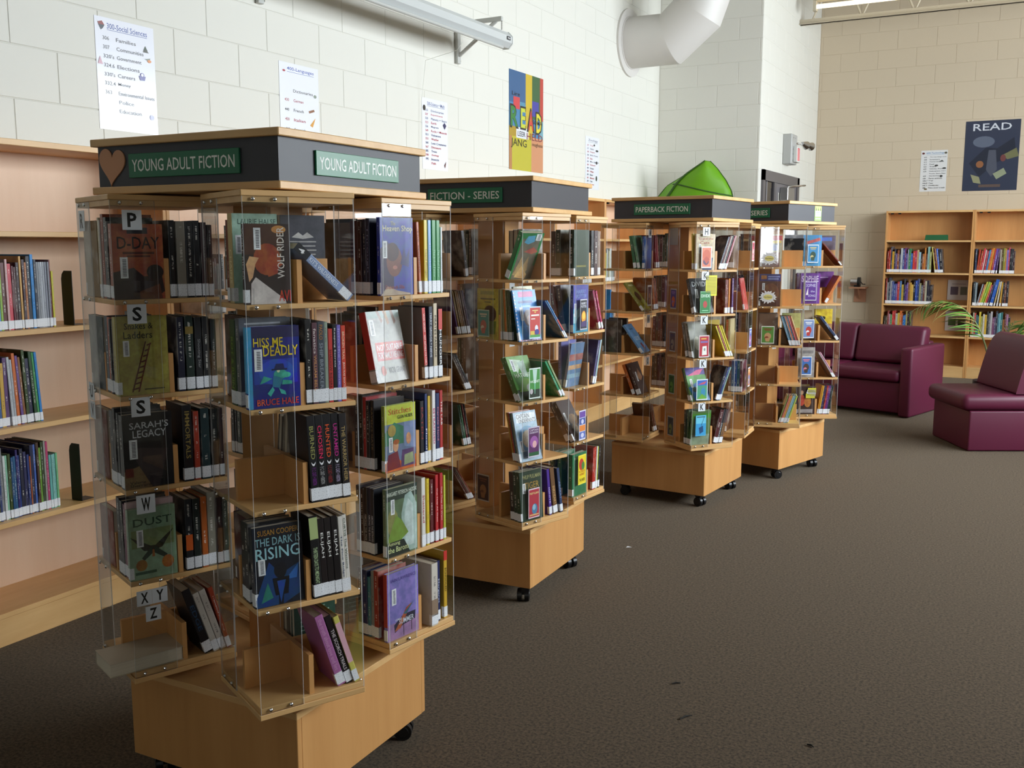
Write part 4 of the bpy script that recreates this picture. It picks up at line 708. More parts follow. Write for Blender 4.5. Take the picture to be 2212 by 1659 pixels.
card(3, 'M', 4, 1, [('r', .03, .03, .97, .97, '3a9ad0'), ('r', .03, .6, .97, .97, '6ac4e0'), ('p', [(.3, .4), (.7, .5), (.75, .2), (.4, .1)], '1c4a7a'), ('r', .1, .9, .9, .94, '203a4a'), ('p', [(.5, .5), (.8, .92), (.84, .92), (.56, .5)], '24506a')], .022, .052, .066, .112, '5ab0d8')
m_ = card(3, 'M', 1, 1, bars('9a8a2a', [.1 + .07 * i for i in range(12)], .08, .92), .062, .098, .07, .108, 'd8d42a', 'yellow_notice')
for t_, c in ((1, ('4a3a7a', 'b85a3a', '8a6ab0')), (2, ('5a3a34', '8a7a6a', '3a2a4a')), (3, ('2a5a2a', '5a8a3a', '1c3a1c')), (4, ('2a3a4a', '6a7a4a', '1c2a2a'))): card(3, 'M', t_, 2, art(*c, .06), .03, .02, .06, .11, 'a8a4a0')
card(3, 'M', 0, 2, [], .012, .13, .08, .09, '8a8078', 'plain_card')
row(3, 'L', 0, 1, [('3a6a4a', 16, 180, dict(x=.06, lean=10)), ('5a8a6a', 14, 182, dict(x=.082, lean=12)), ('2a5aa0', 12, 176, dict(x=.108))])
row(3, 'L', 0, 0, [('7a2a34', 12, 184, dict(x=.06, lean=10)), ('8a3a3a', 8, 186, dict(x=.078, lean=12)), ('6a2a2a', 9, 186, dict(x=.09, lean=12))])
row(3, 'L', 1, 1, [('8a8a3a', 12, 190, dict(x=.104, lean=38, cover=[('r', 0, 0, 1, 1, '9a9448'), ('e', .5, .5, .3, .16, '5a3a24'), ('r', .1, .05, .9, .25, 'b8ac3a'), ('r', .2, .86, .8, .92, 'd8d4a0')], label='olive paperback slanted in its bay, second shelf, wall-end spinner, paperback rack'))])
row(3, 'L', 1, 0, [('a85a2a', 12, 186, dict(x=.04, lean=16)), ('8a4a2c', 10, 184, dict(x=.06, lean=18)), ('6a3a34', 10, 186, dict(x=.076, lean=18)), ('9a4a34', 10, 184, dict(x=.092, lean=18))])
row(3, 'L', 2, 1, [('6a9acc', 12, 190, dict(x=.104, lean=38, cover=[('r', 0, 0, 1, 1, '6a9ccc'), ('t', 'GOOSE', .2, .42, .8, .56, 'e0ecf4'), ('r', .3, .8, .7, .84, '2a5a8a'), ('p', [(.4, .3), (.6, .34), (.7, .14), (.5, .1)], '8a3a4a')], label='light blue paperback slanted in its bay, third shelf, wall-end spinner, paperback rack'))])
row(3, 'L', 2, 2, [('3a3230', 18, 186), ('4a403a', 16, 184, dict(x=.1))])
row(3, 'L', 3, 1, [('b0561c', 16, 178, dict(x=.066, lean=22)), ('4a3430', 22, 184, dict(x=.094, lean=22, d=.12, cover=[('r', 0, 0, 1, 1, '4a3834'), ('p', [(.3, .5), (.6, .8), (.9, .5), (.6, .4)], 'a87a5a'), ('bc', .2, .4, .34, .7)], label='dark brown paperback with a pale shape, leaning beside an orange one, paperback rack'))])
row(3, 'L', 4, 0, [('5a3a2a', 12, 184, dict(x=.04, lean=24)), ('7a4a34', 10, 184, dict(x=.06, lean=26)), ('4a3a34', 10, 180, dict(x=.078, lean=26))])
for t_, ch in ((0, 'M'), (2, 'N'), (3, 'O')): letter(3, 'L', t_, 1, ch, .03, .17, .044)
card(3, 'L', 1, 1, art('5a2a2a', '8a5a3a', '3a1c1c', .08), .03, .03, .06, .115, 'b8b0a8')
row(3, 'R', 0, 1, [('3a2a2a', 16, 184), ('8a7a6a', 12, 184)]); row(3, 'R', 1, 1, [('b03a34', 8, 180, dict(x=.1, lean=10))]); row(3, 'R', 2, 1, [('c8503a', 12, 176), ('c8b890', 12, 180)])
row(3, 'R', 3, 1, [('6a1c2c', 16, 176, dict(x=.03)), ('24407a', 15, 178), ('2a4a8a', 15, 178), ('1c4a5a', 15, 180), ('5a2a3a', 13, 178)]); row(3, 'R', 4, 1, [('5a3a2a', 16, 180)])
card(3, 'R', 2, 1, art('5a6ab8', 'c86a8a', 'd8d8e8', .06), .03, .02, .06, .11, 'd8d8e0'); card(3, 'R', 3, 1, art('c87a3a', '4a7ac0', 'e8c88a', .06), .03, .03, .06, .11, 'd8d8e0'); card(3, 'R', 0, 1, art('c85a6a', 'e8c8c0', '8a3a4a', .06), .03, .04, .06, .11, 'e8e0e0')
filler(3, 'B', (0, 1, 2, 3), (0, 1), PALM2, 21)

# ------------------------------------------------------------------ series rack with the flyer
def burst(n, k, tier, z0):
    pts = []
    for i in range(32):
        r_ = (.5, .36)[i % 2] * (1 + .12 * math.sin(i * 2.1)); pts.append((.5 + r_ * 1.05 * math.cos(2 * PI * i / 32), .5 + r_ * .95 * math.sin(2 * PI * i / 32)))
    m = MB(); X = .1346; w, h = .1, .085; y0 = -.128; zz = SHELF[tier] + z0
    def q(a, b, d): return (X + d, y0 + w * a, zz + h * b)
    n_ = len(pts); m.add([q(a, b, 0) for a, b in pts] + [q(a, b, .0008) for a, b in pts], [tuple(range(n_ - 1, -1, -1)), tuple(range(n_, 2 * n_))] + [(i, (i + 1) % n_, n_ + (i + 1) % n_, n_ + i) for i in range(n_)], 0, 'e4e4e4')
    picture(m, [('p', [(.5 + (a - .5) * .72, .5 + (b - .5) * .72) for a, b in pts], '5a5a6a'), ('p', [(.5 + (a - .5) * .68, .5 + (b - .5) * .68) for a, b in pts], 'e4e4e4'), ('e', .5, .5, .27, .19, 'd8cc7a'), ('t', 'New Releases', .28, .45, .72, .55, '2a2a20')], lambda a, b, d: q(a, b, .0008 + d))
    m.build('starburst_card', PRINT, SPIN[n, k], RZ(-PI / 2))
burst(4, 'M', 0, .008); burst(4, 'M', 1, .014)
row(4, 'M', 0, 1, [('2a2a30', 18, 184), ('7a8aa8', 10, 186), ('b8a47a', 12, 190, dict(x=.111, d=.124, dy=0, cover=[('r', 0, 0, 1, 1, 'a89a7a'), ('r', 0, .82, 1, .97, 'b82c24'), ('r', .1, .74, .95, .81, 'd8b43a'), ('r', .15, .5, .85, .7, '8a90b0'), ('r', .1, 0, .9, .45, '7a4a34')], label='tan paperback with a red title band behind a starburst, top shelf, flyer rack'))])
row(4, 'M', 0, 3, [('18181c', 14, 168, dict(lean=6, x=.02)), ('6a6a70', 14, 190)])
row(4, 'M', 1, 1, [('3a3a70', 12, 186, dict(x=.06)), ('5a3a2a', 12, 192, dict(x=.111, d=.124, dy=0, cover=[('r', 0, 0, 1, 1, '5a3424'), ('r', 0, .78, 1, 1, '3a306a'), ('r', .4, .9, .95, .94, '8a90c0'), ('r', .4, .83, .9, .87, '8a90c0'), ('e', .55, .42, .38, .3, '7a4a2c'), ('r', .08, .84, .34, .96, 'a86a24'), ('bc', .14, .5, .26, .72)], label='brown and violet paperback behind a starburst, second shelf, flyer rack'))])
row(4, 'M', 2, 1, [('5a4034', 22, 190, dict(x=.03)), ('6a4a38', 22, 186), ('7a5a44', 22, 186)])
row(4, 'M', 2, 0, [(c, 7, 184, dict(lean=19, x=.058 + .0082 * i)) for i, c in enumerate(('3a6a8a', '5a8aa0', '24384a', 'c86a3a', '2a5a7a', 'b03a2c', 'a8302a', 'c89a5a'))])
row(4, 'M', 2, 3, [('b8bc7a', 14, 186, dict(back=[('r', 0, 0, 1, 1, 'b4b878')]))])
row(4, 'M', 4, 0, [(c, 9, 172, dict(lean=-17)) for i, c in enumerate(('8a9a5a', 'c87a6a', 'd89a4a', '9ab8c0', '8ac0cc', 'b8c85a'))])
card(4, 'M', 2, 1, art('5a8a3a', 'c89a6a', '8a3a24', .05), .022, .012, .076, .105, 'd8dcd0')
row(4, 'R', 0, 1, [('8a7a44', 14, 190, dict(x=.07)), ('4a94c8', 10, 190, dict(x=.112, d=.122, dy=0, cover=[('r', 0, 0, 1, 1, '4a98cc'), ('p', [(.15, .78), (.9, .92), (.95, .82), (.25, .7)], 'c85a5a'), ('e', .6, .45, .25, .25, '2a6a9a')], label='sky blue comic paperback behind its card, top shelf, far aisle spinner, flyer rack'))])
row(4, 'R', 0, 0, [('7a2c1c', 8, 186, dict(x=.118, lean=50, cn='red', title=[(' ', .3, .4, '7a2c1c')]))]); row(4, 'R', 0, 3, [('4a4a68', 12, 188, dict(back=[('r', 0, 0, 1, 1, '5a4a58'), ('r', .1, .82, .8, .94, '4a6ac0')])), ('3a3a44', 12, 186)])
row(4, 'R', 1, 1, [('8a8a8a', 12, 184), ('5a2a7a', 12, 188), ('6a2a8a', 16, 188, dict(x=.106, d=.124, dy=0, cover=[('r', 0, 0, 1, 1, '6a2c90'), ('t', 'SOPHIE', .06, .72, .92, .92, 'd8c8e0')], label='purple paperback with white capital lettering behind its card, flyer rack'))])
row(4, 'R', 1, 0, [('c8702a', 16, 188, dict(x=.022, lean=-28, cn='orange'))]); row(4, 'R', 1, 3, [('6a2a7a', 14, 196, dict(back=[('r', 0, 0, 1, 1, '642a78'), ('r', .1, .8, .7, .82, 'b8a0c8')]))])
row(4, 'R', 2, 1, [('a8906a', 24, 184, dict(x=.03, lean=14))]); row(4, 'R', 2, 0, [('1c3054', 16, 188, dict(x=.110, lean=52, cn='navy', title=[('OWL', .5, .7, 'c8d0dc')]))]); row(4, 'R', 2, 3, [('d8b424', 14, 190, dict(back=[('r', 0, 0, 1, 1, 'd8b828'), ('e', .5, .7, .12, .06, '2a2414'), ('e', .25, .66, .05, .05, '2a2414')], label='bright yellow paperback standing behind the slanted navy one, flyer rack'))])
row(4, 'R', 3, 1, [('8a5a4a', 14, 186, dict(x=.06)), ('b8b0b0', 10, 190, dict(x=.1, cover=[('r', 0, 0, 1, 1, 'b4aca8'), ('r', .1, .8, .9, .9, '8a8484')]))]); row(4, 'R', 3, 0, [('8a7a80', 8, 188, dict(x=.100, lean=33, cn='grey')), ('a86a80', 8, 188, dict(lean=33, cn='pink'))])
row(4, 'R', 4, 1, [('5a4a24', 12, 176), ('8a6a2a', 10, 178), ('4a2a24', 10, 178, dict(x=.112, d=.122, dy=0, cover=[('r', 0, 0, 1, 1, '3a2420'), ('e', .3, .5, .18, .2, 'c84a3a'), ('e', .62, .45, .18, .2, 'c8823a'), ('e', .3, .78, .08, .08, 'c89a7a'), ('e', .62, .74, .08, .08, 'c89a7a'), ('r', .1, .05, .9, .18, 'a8a0a0')], label='dark paperback with two figures, facing out, bottom shelf, flyer rack'))])
row(4, 'R', 4, 0, [(c, 8, 184, dict(lean=-8)) for i, c in enumerate(('c8872c', 'd0a03a', '34345a', '3a2a4a', 'a8302c', '6a2a6a', '5a2a7a', '24343a', '1c2a2c'))])
card(4, 'R', 0, 1, art('3a8ac0', '2a4a3a', 'c8b87a', .05), .034, .02, .068, .112, 'dfe6ec')
card(4, 'R', 1, 1, [('r', .05, .04, .95, .96, '5a2a8c'), ('t', 'SOPHIE', .12, .72, .9, .88, 'd0c8e8'), ('p', [(.1, .3), (.28, .7), (.3, .3)], 'e8e0e0'), ('t', 'the', .5, .44, .85, .54, 'd0c8e8'), ('t', 'SONG', .3, .2, .9, .32, 'd0c8e8')], .026, .02, .074, .118, 'd8d0e4')
card(4, 'R', 2, 1, art('7a90c0', 'b83a34', 'e0e0e4', .05), .026, .018, .07, .118, 'dfe4ec'); card(4, 'R', 3, 1, art('3a6ab0', '4a3a34', 'd87a8a', .05), .02, .018, .07, .118, 'dfe4ec')
m = MB()
for i, c in enumerate(('c8c43a', 'e8e8e4', 'e0e0dc', 'c8c440')): m.box(.1342, .1349, -.07 + .004 * i, -.012 + .002 * i, SHELF[4] + .105 + .012 * i, SHELF[4] + .135 + .012 * i, 0, c)
m.build('paper_fan', PRINT, SPIN[4, 'R'], RZ(-PI / 2))
for q_ in (3,):
    for t_ in (0, 1, 2, 3): card(4, 'R', t_, 0, art('c8a898', 'b88a8a', 'd8c8c0', .05), .03, .03, .06, .11, 'd8d0c8')
filler(4, 'B', (0, 1, 2, 3, 4), (0, 1), PALM2, 31); filler(4, 'L', (0, 1, 2), (0,), PALM2, 32)
# ------------------------------------------------------------------ bookcases along the walls
CZ = [1.48, 1.13, .785, .447, .12]
def bookcase(M, W, label, back=None):
    o = empty('bookcase', M, label=label, cat='bookcase', group='maple bookcases along the walls')
    D_ = .283
    for x in (0, W - .018): MB().cbox(x + .0004, x + .0176, 0, D_, 0, 1.8, .0015).build('side_panel', MAPLE, o)
    MB().cbox(.018, W - .018, .001, D_, 1.778, 1.8, .0015).build('top_board', MAPLE_H, o)
    for z in CZ: MB().cbox(.018, W - .018, .002, D_ - .014, z - .019, z, .0012).build('shelf', MAPLE_H, o)
    MB().box(.018, W - .018, D_ - .013, D_ - .003, .0, 1.778).build('back_panel', back or BACK, o)
    MB().box(.018, W - .018, .002, .02, 0, .101).build('kick_plate', MAPLE_H, o)
    m = MB()
    for x in (.045, .12): m.box(x, x + .028, .03, .06, 1.765, 1.778)
    m.build('shelf_clip', BLACKM, o)
    return o
def wall_row(M, z, x, cols, where, lean=0, h=(215, 275), t=(7, 15), seed=1, y=.03):
    rs = random.Random(seed); n = 0; prev = None
    for c in cols:
        ln = lean; tt = None; hh = None
        if isinstance(c, tuple): c, tt, hh, ln = (c + (None, None, lean))[:4] if len(c) == 2 else (c if len(c) == 4 else c + (lean,))
        tt = (tt or rs.randint(*t)) / 1000; hh = (hh or rs.randint(*h)) / 1000
        a = R(ln)
        if prev is not None: x += max(0, max(hh, ph) * (math.tan(a) - math.tan(prev)))
        prev = a; ph = hh
        book(M @ T(x + tt / 2 / math.cos(a), y + rs.uniform(0, .006), z + .0005 + tt / 2 * abs(math.sin(a))) @ RY(-a), tt, hh, rs.uniform(.17, .21), c, label='%s book, %s along %s' % (cname(c), ordn(n), where), cat='book', group='books on ' + where, name='library_book')
        x += tt / math.cos(a) + .0008; n += 1
    return x
def bookend(M, x, z, label, h=.22):
    m = MB(); pr = [(.025, 0), (.085, 0), (.085, h - .03), (.08, h - .012), (.068, h), (.025, h)]
    m.add([(0, a, b) for a, b in pr] + [(.0025, a, b) for a, b in pr], [(5, 4, 3, 2, 1, 0), (6, 7, 8, 9, 10, 11)] + [(i, (i + 1) % 6, 6 + (i + 1) % 6, 6 + i) for i in range(6)]); o = m.build('bookend', BLACKM, None, M @ T(x, 0, z + .0008))
    MB().box(.0025, .06, .03, .085, 0, .0012).build('foot', BLACKM, o)
    tag(o, label, 'bookend', 'black bookends')
LW = .91; LM = {}
for i in range(8):
    y0 = 2.0 + i * LW - (.0 if i else 0)
    M_ = T(-3.217, y0, 0) @ RZ(R(90)); LM[i] = M_
    if y0 + LW > YC: continue
    bookcase(M_, LW - .001, ['maple wall bookcase beside the young adult rack', 'maple wall bookcase right behind the young adult rack', 'third maple bookcase along the white wall', 'fourth maple bookcase along the white wall', 'fifth maple bookcase along the white wall', 'sixth maple bookcase along the white wall', 'seventh maple bookcase along the white wall', 'eighth maple bookcase along the white wall'][i])
A = LM[0]
wall_row(A, 1.13, .055, ['2a4a8a', '8a3a2a', 'c8b040', '2a6a5a', '3a3a6a', ('2a5a4a', 8, 275), ('244038', 9, 275), ('4aa0c8', 7, 270), ('2f6a58', 12, 272), ('9a5a34', 8, 230), ('6a9ac0', 9, 226), ('8ab03c', 9, 228), ('5a1c1c', 15, 240), ('d0a8a8', 9, 252), ('c83a4a', 14, 236), ('5a2430', 8, 228), ('4a1c1c', 9, 224), ('301820', 12, 240), ('d8a860', 8, 262), ('3a2030', 10, 250), ('b06a34', 8, 240), ('1c2030', 14, 262), ('2a86cc', 12, 268), ('2c3444', 10, 250), ('8a8e94', 8, 240), ('9a9ea4', 8, 240), ('b8bcc4', 8, 240), ('a8acb4', 8, 240), ('9094a0', 8, 240), ('8a8e98', 8, 240), ('6a2030', 6, 248), ('d0c840', 8, 206)], 'the second shelf of the nearest wall bookcase', seed=2)
bookend(A, .462, 1.13, 'black bookend on the second shelf of the wall bookcase beside young adult rack', .205)
wall_row(A, .785, .125, ['8a2a2a', '3a5a8a', 'c8a040', '5a3a6a', ('b8bcc0', 10, 250, 2), ('aeb2b8', 8, 240, 2), ('c8682c', 12, 262, 2), ('6a4a8a', 10, 252, 3), ('8a5a34', 9, 246, 3), ('3a4a24', 12, 270, 2), ('2a2a44', 15, 238, 2), ('2a4a2c', 12, 262, 3), ('4a9a5a', 8, 258, 3), ('2a80c4', 10, 258, 3)], 'the third shelf of the nearest wall bookcase', seed=3)
wall_row(A, .447, .105, ['6a6a30', '2a3a6a', '8a8a8a', ('d0d4d0', 9, 236), ('8ac0a0', 8, 236), ('3a4a1c', 10, 240), ('24507a', 9, 226), ('285a80', 9, 228), ('2c2060', 8, 250), ('243a7a', 8, 228), ('1c1c30', 14, 250), ('2a2a50', 12, 236), ('2c3a74', 9, 224), ('b05a2a', 5, 216), ('1c2040', 13, 256), ('4a6ab8', 8, 256), ('4a3020', 10, 262), ('6a9a34', 9, 240), ('3a4a2a', 10, 260), ('9a9a90', 8, 262), ('b83a6a', 9, 258), ('6ab0a8', 10, 206), ('8ac0b8', 9, 206), ('7ab8b0', 9, 206), ('7ac08a', 8, 208)], 'the fourth shelf of the nearest wall bookcase', seed=4)
bookend(A, .448, .447, 'black bookend on the fourth shelf of the wall bookcase beside young adult rack', .225)
G1 = ['c8ccc8', 'b8c0b0', '8aa0a8', 'd8d4c8', '2a4a4a', '1c1c24', 'c8c850', 'b0b8b8', 'd0ccc0', 'a8b0a8', '3a3a44', 'c0b890', 'd8d8d0', '9aa8a8']
wall_row(LM[5], 1.13, .55, G1, 'the second shelf of the sixth wall bookcase', seed=5); wall_row(LM[6], 1.13, .03, G1 + G1[:6], 'the second shelf of the seventh wall bookcase', seed=6)
wall_row(LM[6], .785, .2, ['2a86cc', '3a96d4', '2a80c8', '2a86cc', '3a90d0', '2a2a30', '8a8a90', 'c8c8c8'], 'the third shelf of the seventh wall bookcase', seed=7)
wall_row(LM[1], 1.13, .25, ['d8d4cc', '5a4a5a', 'c8c0b8', '6a3a3a', 'd0ccc8', 'b8b0a8', '3a3a3a', 'c0b8b0'], 'the second shelf of the second wall bookcase', seed=8); wall_row(LM[3], 1.13, .15, ['8a8a80', 'c8c4b8', '5a5a50', 'd0c8b8', 'a8a090', '4a4a44', 'b8b4a8'], 'the second shelf of the fourth wall bookcase', seed=9)
# right wall
RM = [T(-1.644 + i * .885, 11.59, 0) for i in range(3)]
for i in range(3): bookcase(RM[i], .884, ['maple bookcase behind the burgundy sofa', 'maple bookcase beside the one behind the sofa', 'maple bookcase in the corner past the palm'][i], MAPLE)
P1 = ['8a2a2a', 'b83a2a', '3a3a4a', 'c89a2a', '2a2a3a', '5a3a7a', '8a4a2a', '2a2a60', 'b0b4b8', '3a4a8a', '6a2a6a', '4a3a8a', '8a8a9a', '2a7a4a', '3a6ab0', 'c83a34', 'b03050', 'c8a878', '9ac0d0', '3a2a24', 'a8602a', 'c87a2c', '5a2a1c', '8ab0a8', '9a9a5a', '2a5a3a', '7a3a24', 'c85a2a', 'b0482a']
xe = wall_row(RM[0], 1.13, .03, P1[:-4], 'the second shelf behind the sofa', h=(200, 285), t=(12, 22), seed=12)
wall_row(RM[0], 1.13, xe + .04, [('c8b850', 10, 280, 9), ('5a2a1c', 16, 270, 9), ('a8602a', 10, 262, 9), ('2a5ac0', 14, 262, 8), ('24242c', 30, 256, 6)], 'the slanting group on the second shelf behind the sofa', seed=13)
wall_row(RM[0], .785, .03, ['8a2a2a', '8a8a8a', '2a3a4a', '9a9aa0', '3a4a8a', '2a4a8a', '5a3a8a', 'b03a3a', '3a6a9a', 'b89a3a', '2a2a3a', '4a2a7a', '6a4a8a', '8a5a2a', 'c89a3a', 'd0a850', '1c1c24', '2a4aa0', '2a3a70', '8a8a60', '5a5a6a', '6a3a34', 'b0a890', '1c1c2c', '24202c', '202028'], 'the third shelf behind the sofa', h=(200, 290), t=(13, 22), seed=14)
wall_row(RM[0], .447, .03, ['3a3a34', '4a3a2a', '8a3a34', 'b8889a', '5a8a5a', 'c83a34', 'b02a2a', 'b0b0a0', 'c8a03a', 'c86a2a', 'a8502a', '2a6ab0', '2a7ac0', '9a8a4a', '3a2a2a', '2a2a34'], 'the fourth shelf behind the sofa', h=(200, 260), t=(13, 22), seed=15)
wall_row(RM[1], 1.13, .03, ['2a3a5a', ('a83a24', 18, 250, -4), ('b8502a', 14, 240, -6), ('c83a44', 16, 265, -7), ('d0b0b0', 12, 250, -7), ('a83040', 18, 240, -6), ('3a7ab0', 16, 250, -7), ('c8602a', 14, 262, -7), ('d08a2a', 16, 270, -7), ('b83a2a', 14, 262, -6), ('6a4a9a', 20, 262, -6), ('5a3a6a', 14, 262, -4), 'a89a8a', '5a4a2a', '8a8a34', 'b87a2a', '7a6ab0', 'b83a5a', '1c1c20', '24202a', '3a1c24'], 'the second shelf of the bookcase past the sofa', h=(230, 280), t=(12, 20), seed=16)
wall_row(RM[1], .785, .03, ['24303a', '8a9aa0', ('9aa0a8', 12, 235, -12), ('b86a4a', 12, 235, -14), ('c8c050', 14, 262, -14), ('8ab03a', 20, 262, -15), ('d0b03a', 12, 255, -14), ('b83a4a', 14, 230, -14), ('3a3a5a', 14, 262, -13), ('2a5ab0', 30, 285, -11), ('c8b07a', 12, 262, -9), ('d0ccc0', 12, 262, -6), ('c89a3a', 14, 255, -3), '1c1c24', '6a3a2a', '24202a'], 'the third shelf of the bookcase past the sofa', h=(240, 270), t=(12, 20), seed=17)
wall_row(RM[1], .447, .03, ['c88a4a', 'a8a890', 'b83a34', '3a6a70', '2a5a6a', 'd0b840', '9a9a50', 'c8c0b0', 'd0a83a', '3a3a34', '6a6a70', 'b8b0b0', '7a4a6a', '5a4a6a', '3a3a4a', '4a7a8a', '7ab0b8', '2a6a6a', '8a5a34', '6a3a3a', '9a6a8a', '2a2a34'], 'the fourth shelf of the bookcase past the sofa', h=(200, 285), t=(12, 20), seed=18)
tag(MB().prism([(-.118, 0), (.118, 0), (.112, .058), (-.112, .058)], -.005, .005).build('shelf_sign', mat('green_sign_back', '1c5a34', .4), None, RM[0] @ T(.52, .06, 1.482) @ RX(R(-14))), 'small green shelf sign standing on the top shelf of the bookcase behind sofa', 'sign')
for i, (x, z, c1, c2) in enumerate(((.645, .83, '5a4a5a', '6a6a5a'), (.64, .49, '4a5a34', '3a1c20'))):
    m = MB(); m.box(0, .215, 0, .002, 0, .22, 0, 'c4bcb8')
    picture(m, [('r', .14, .26, .5, .66, c1), ('r', .6, .26, .92, .66, c2), ('r', .2, .78, .85, .81, '8a8288')], lambda a, b, d: (.215 * a, -d, .22 * b))
    tag(m.build('photo_sheet', PRINT, None, RM[0] @ T(x, .258, z)), ['pale sheet with two photographs taped inside the third shelf bay behind sofa', 'pale sheet with two photographs taped inside the fourth shelf bay behind sofa'][i], 'paper sheet', 'photo sheets in the bookcase')

# ------------------------------------------------------------------ posters and lists on the walls
def poster(M, w, h, ops, base, label, cat='poster', group=None, name='poster', mt=LAMIN):
    m = MB(); m.box(0, w, -.0016, -.0006, 0, h, 0, base)
    picture(m, ops, lambda a, b, d: (w * a, -.0016 - d, h * b))
    return tag(m.build(name, mt, None, M), label, cat, group)
WL = lambda y, z: T(XW + .0004, y, z) @ RZ(R(90))
def listing(head, hc, rows_, tc2, deco=()):
    ops = [('t', head, .2, .905, .88, .955, hc), ('r', .2, .893, .88, .897, hc)]; n = len(rows_); st = .8 / max(n, 1)
    for i, (a, b_) in enumerate(rows_):
        y = .86 - st * (i + .72); c = tc2[i % len(tc2)]; hh = min(.034, st * .55)
        if a: ops.append(('t', a, .12, y, .12 + .035 * len(a), y + hh, c))
        if b_: ops.append(('t', b_, .34, y, min(.34 + .042 * len(b_), .96), y + hh, c))
    return ops + list(deco)
poster(WL(2.838, 1.91), .303, .452, listing('300-Social Sciences', '2a4a9a', [('306', 'Families'), ('307', 'Communities'), ("320's", 'Government'), ('324.6', 'Elections'), ("330's", 'Careers'), ('332.4', 'Money'), ('363', 'Environmental Issues'), ('', 'Police'), ('', 'Education'), ('', '')], ['3a3a44'],
    [('p', [(.05, .95), (.12, .965), (.16, .93), (.13, .9), (.08, .91)], '8a3a3a'), ('p', [(.06, .93), (.16, .93), (.13, .9), (.1, .885)], '3a4450'), ('p', [(.8, .775), (.84, .82), (.88, .775)], '3a4a3a'), ('p', [(.79, .76), (.84, .79), (.9, .76)], '4a4a44'), ('p', [(.82, .7), (.92, .715), (.9, .685)], '8a9088'), ('e', .9, .685, .035, .014, 'd88a4a'), ('p', [(.02, .58), (.06, .65), (.1, .58)], 'c89aa8'), ('p', [(.7, .535), (.82, .535), (.8, .495), (.72, .495)], '5a5a9a'), ('e', .76, .545, .035, .02, '5a5a9a'), ('e', .76, .545, .022, .014, 'e2e4ee'), ('e', .9, .16, .04, .025, '6a6ab0')]), 'e2e4ee', 'white laminated list headed 300-Social Sciences on the block wall', 'poster', 'laminated subject lists')
poster(WL(3.934, 2.02 - .09), .305, .425, listing('400-Languages', '3a5ab0', [('', ''), ('', 'Dictionaries'), ('430', 'German'), ('440', 'French'), ('450', 'Italian'), ('460', 'Spanish'), ('', '')], ['a83a4a', '3a3a44'], [('e', .12, .9, .035, .012, 'a83a4a'), ('e', .9, .66, .04, .02, '8a968a'), ('p', [(.72, .47), (.86, .5), (.88, .475), (.74, .445)], '8a5a3a'), ('p', [(.75, .3), (.9, .4), (.82, .28)], 'd89a3a')]), 'e6e8ee', 'white laminated list with red and black entries, second along the block wall', 'poster', 'laminated subject lists')
poster(WL(5.225, 1.905), .295, .435, listing('500-Science + Math', '2a4a8a', [('503', 'Dictionaries'), ('507', 'Experiments'), ('520', 'Planets + Stars'), ('523', 'Earth'), ('536', 'Magnets'), ('549', 'Rocks + Minerals'), ('551', 'Volcanoes'), ('551', 'Weather'), ('560', 'Lost Creatures'), ('567', 'Dinosaurs'), ('582', 'Trees'), ('590', 'Zoology'), ('595', 'Insects'), ('', 'Fish')], ['3a4a7a', 'b83a4a'], [('e', .08, .86, .05, .04, '2a2a2a'), ('p', [(.8, .66), (.87, .7), (.94, .66), (.87, .6)], '2a2a5a'), ('p', [(.84, .08), (.92, .14), (.88, .04)], '5a2a2a')]), 'e6e8f0', 'white laminated list headed Science and Math on the block wall', 'poster', 'laminated subject lists')
poster(WL(7.672, 1.9), .285, .437, listing('Zoology', '3a4a6a', [('597', 'Frogs'), ('597', 'Sharks'), ('598', 'Penguins'), ('598', 'Birds of prey'), ('599', 'Bats'), ('599', 'Mice, Squirrels'), ('599', 'Elephants'), ('599', 'Horses'), ('599', 'Whales'), ('599', 'Bears'), ('599', 'Mammals'), ('599', 'Cats'), ('599', 'Monkeys')], ['b83a4a', '3a4a6a'], [('e', .62, .85, .05, .02, '2a2a2a'), ('e', .82, .75, .1, .02, '2a2a2a'), ('e', .8, .52, .06, .03, '2a2a2a'), ('e', .8, .22, .05, .05, '2a2a2a')]), 'e2e4ec', 'white laminated list of animals on the block wall near the column', 'poster', 'laminated subject lists')
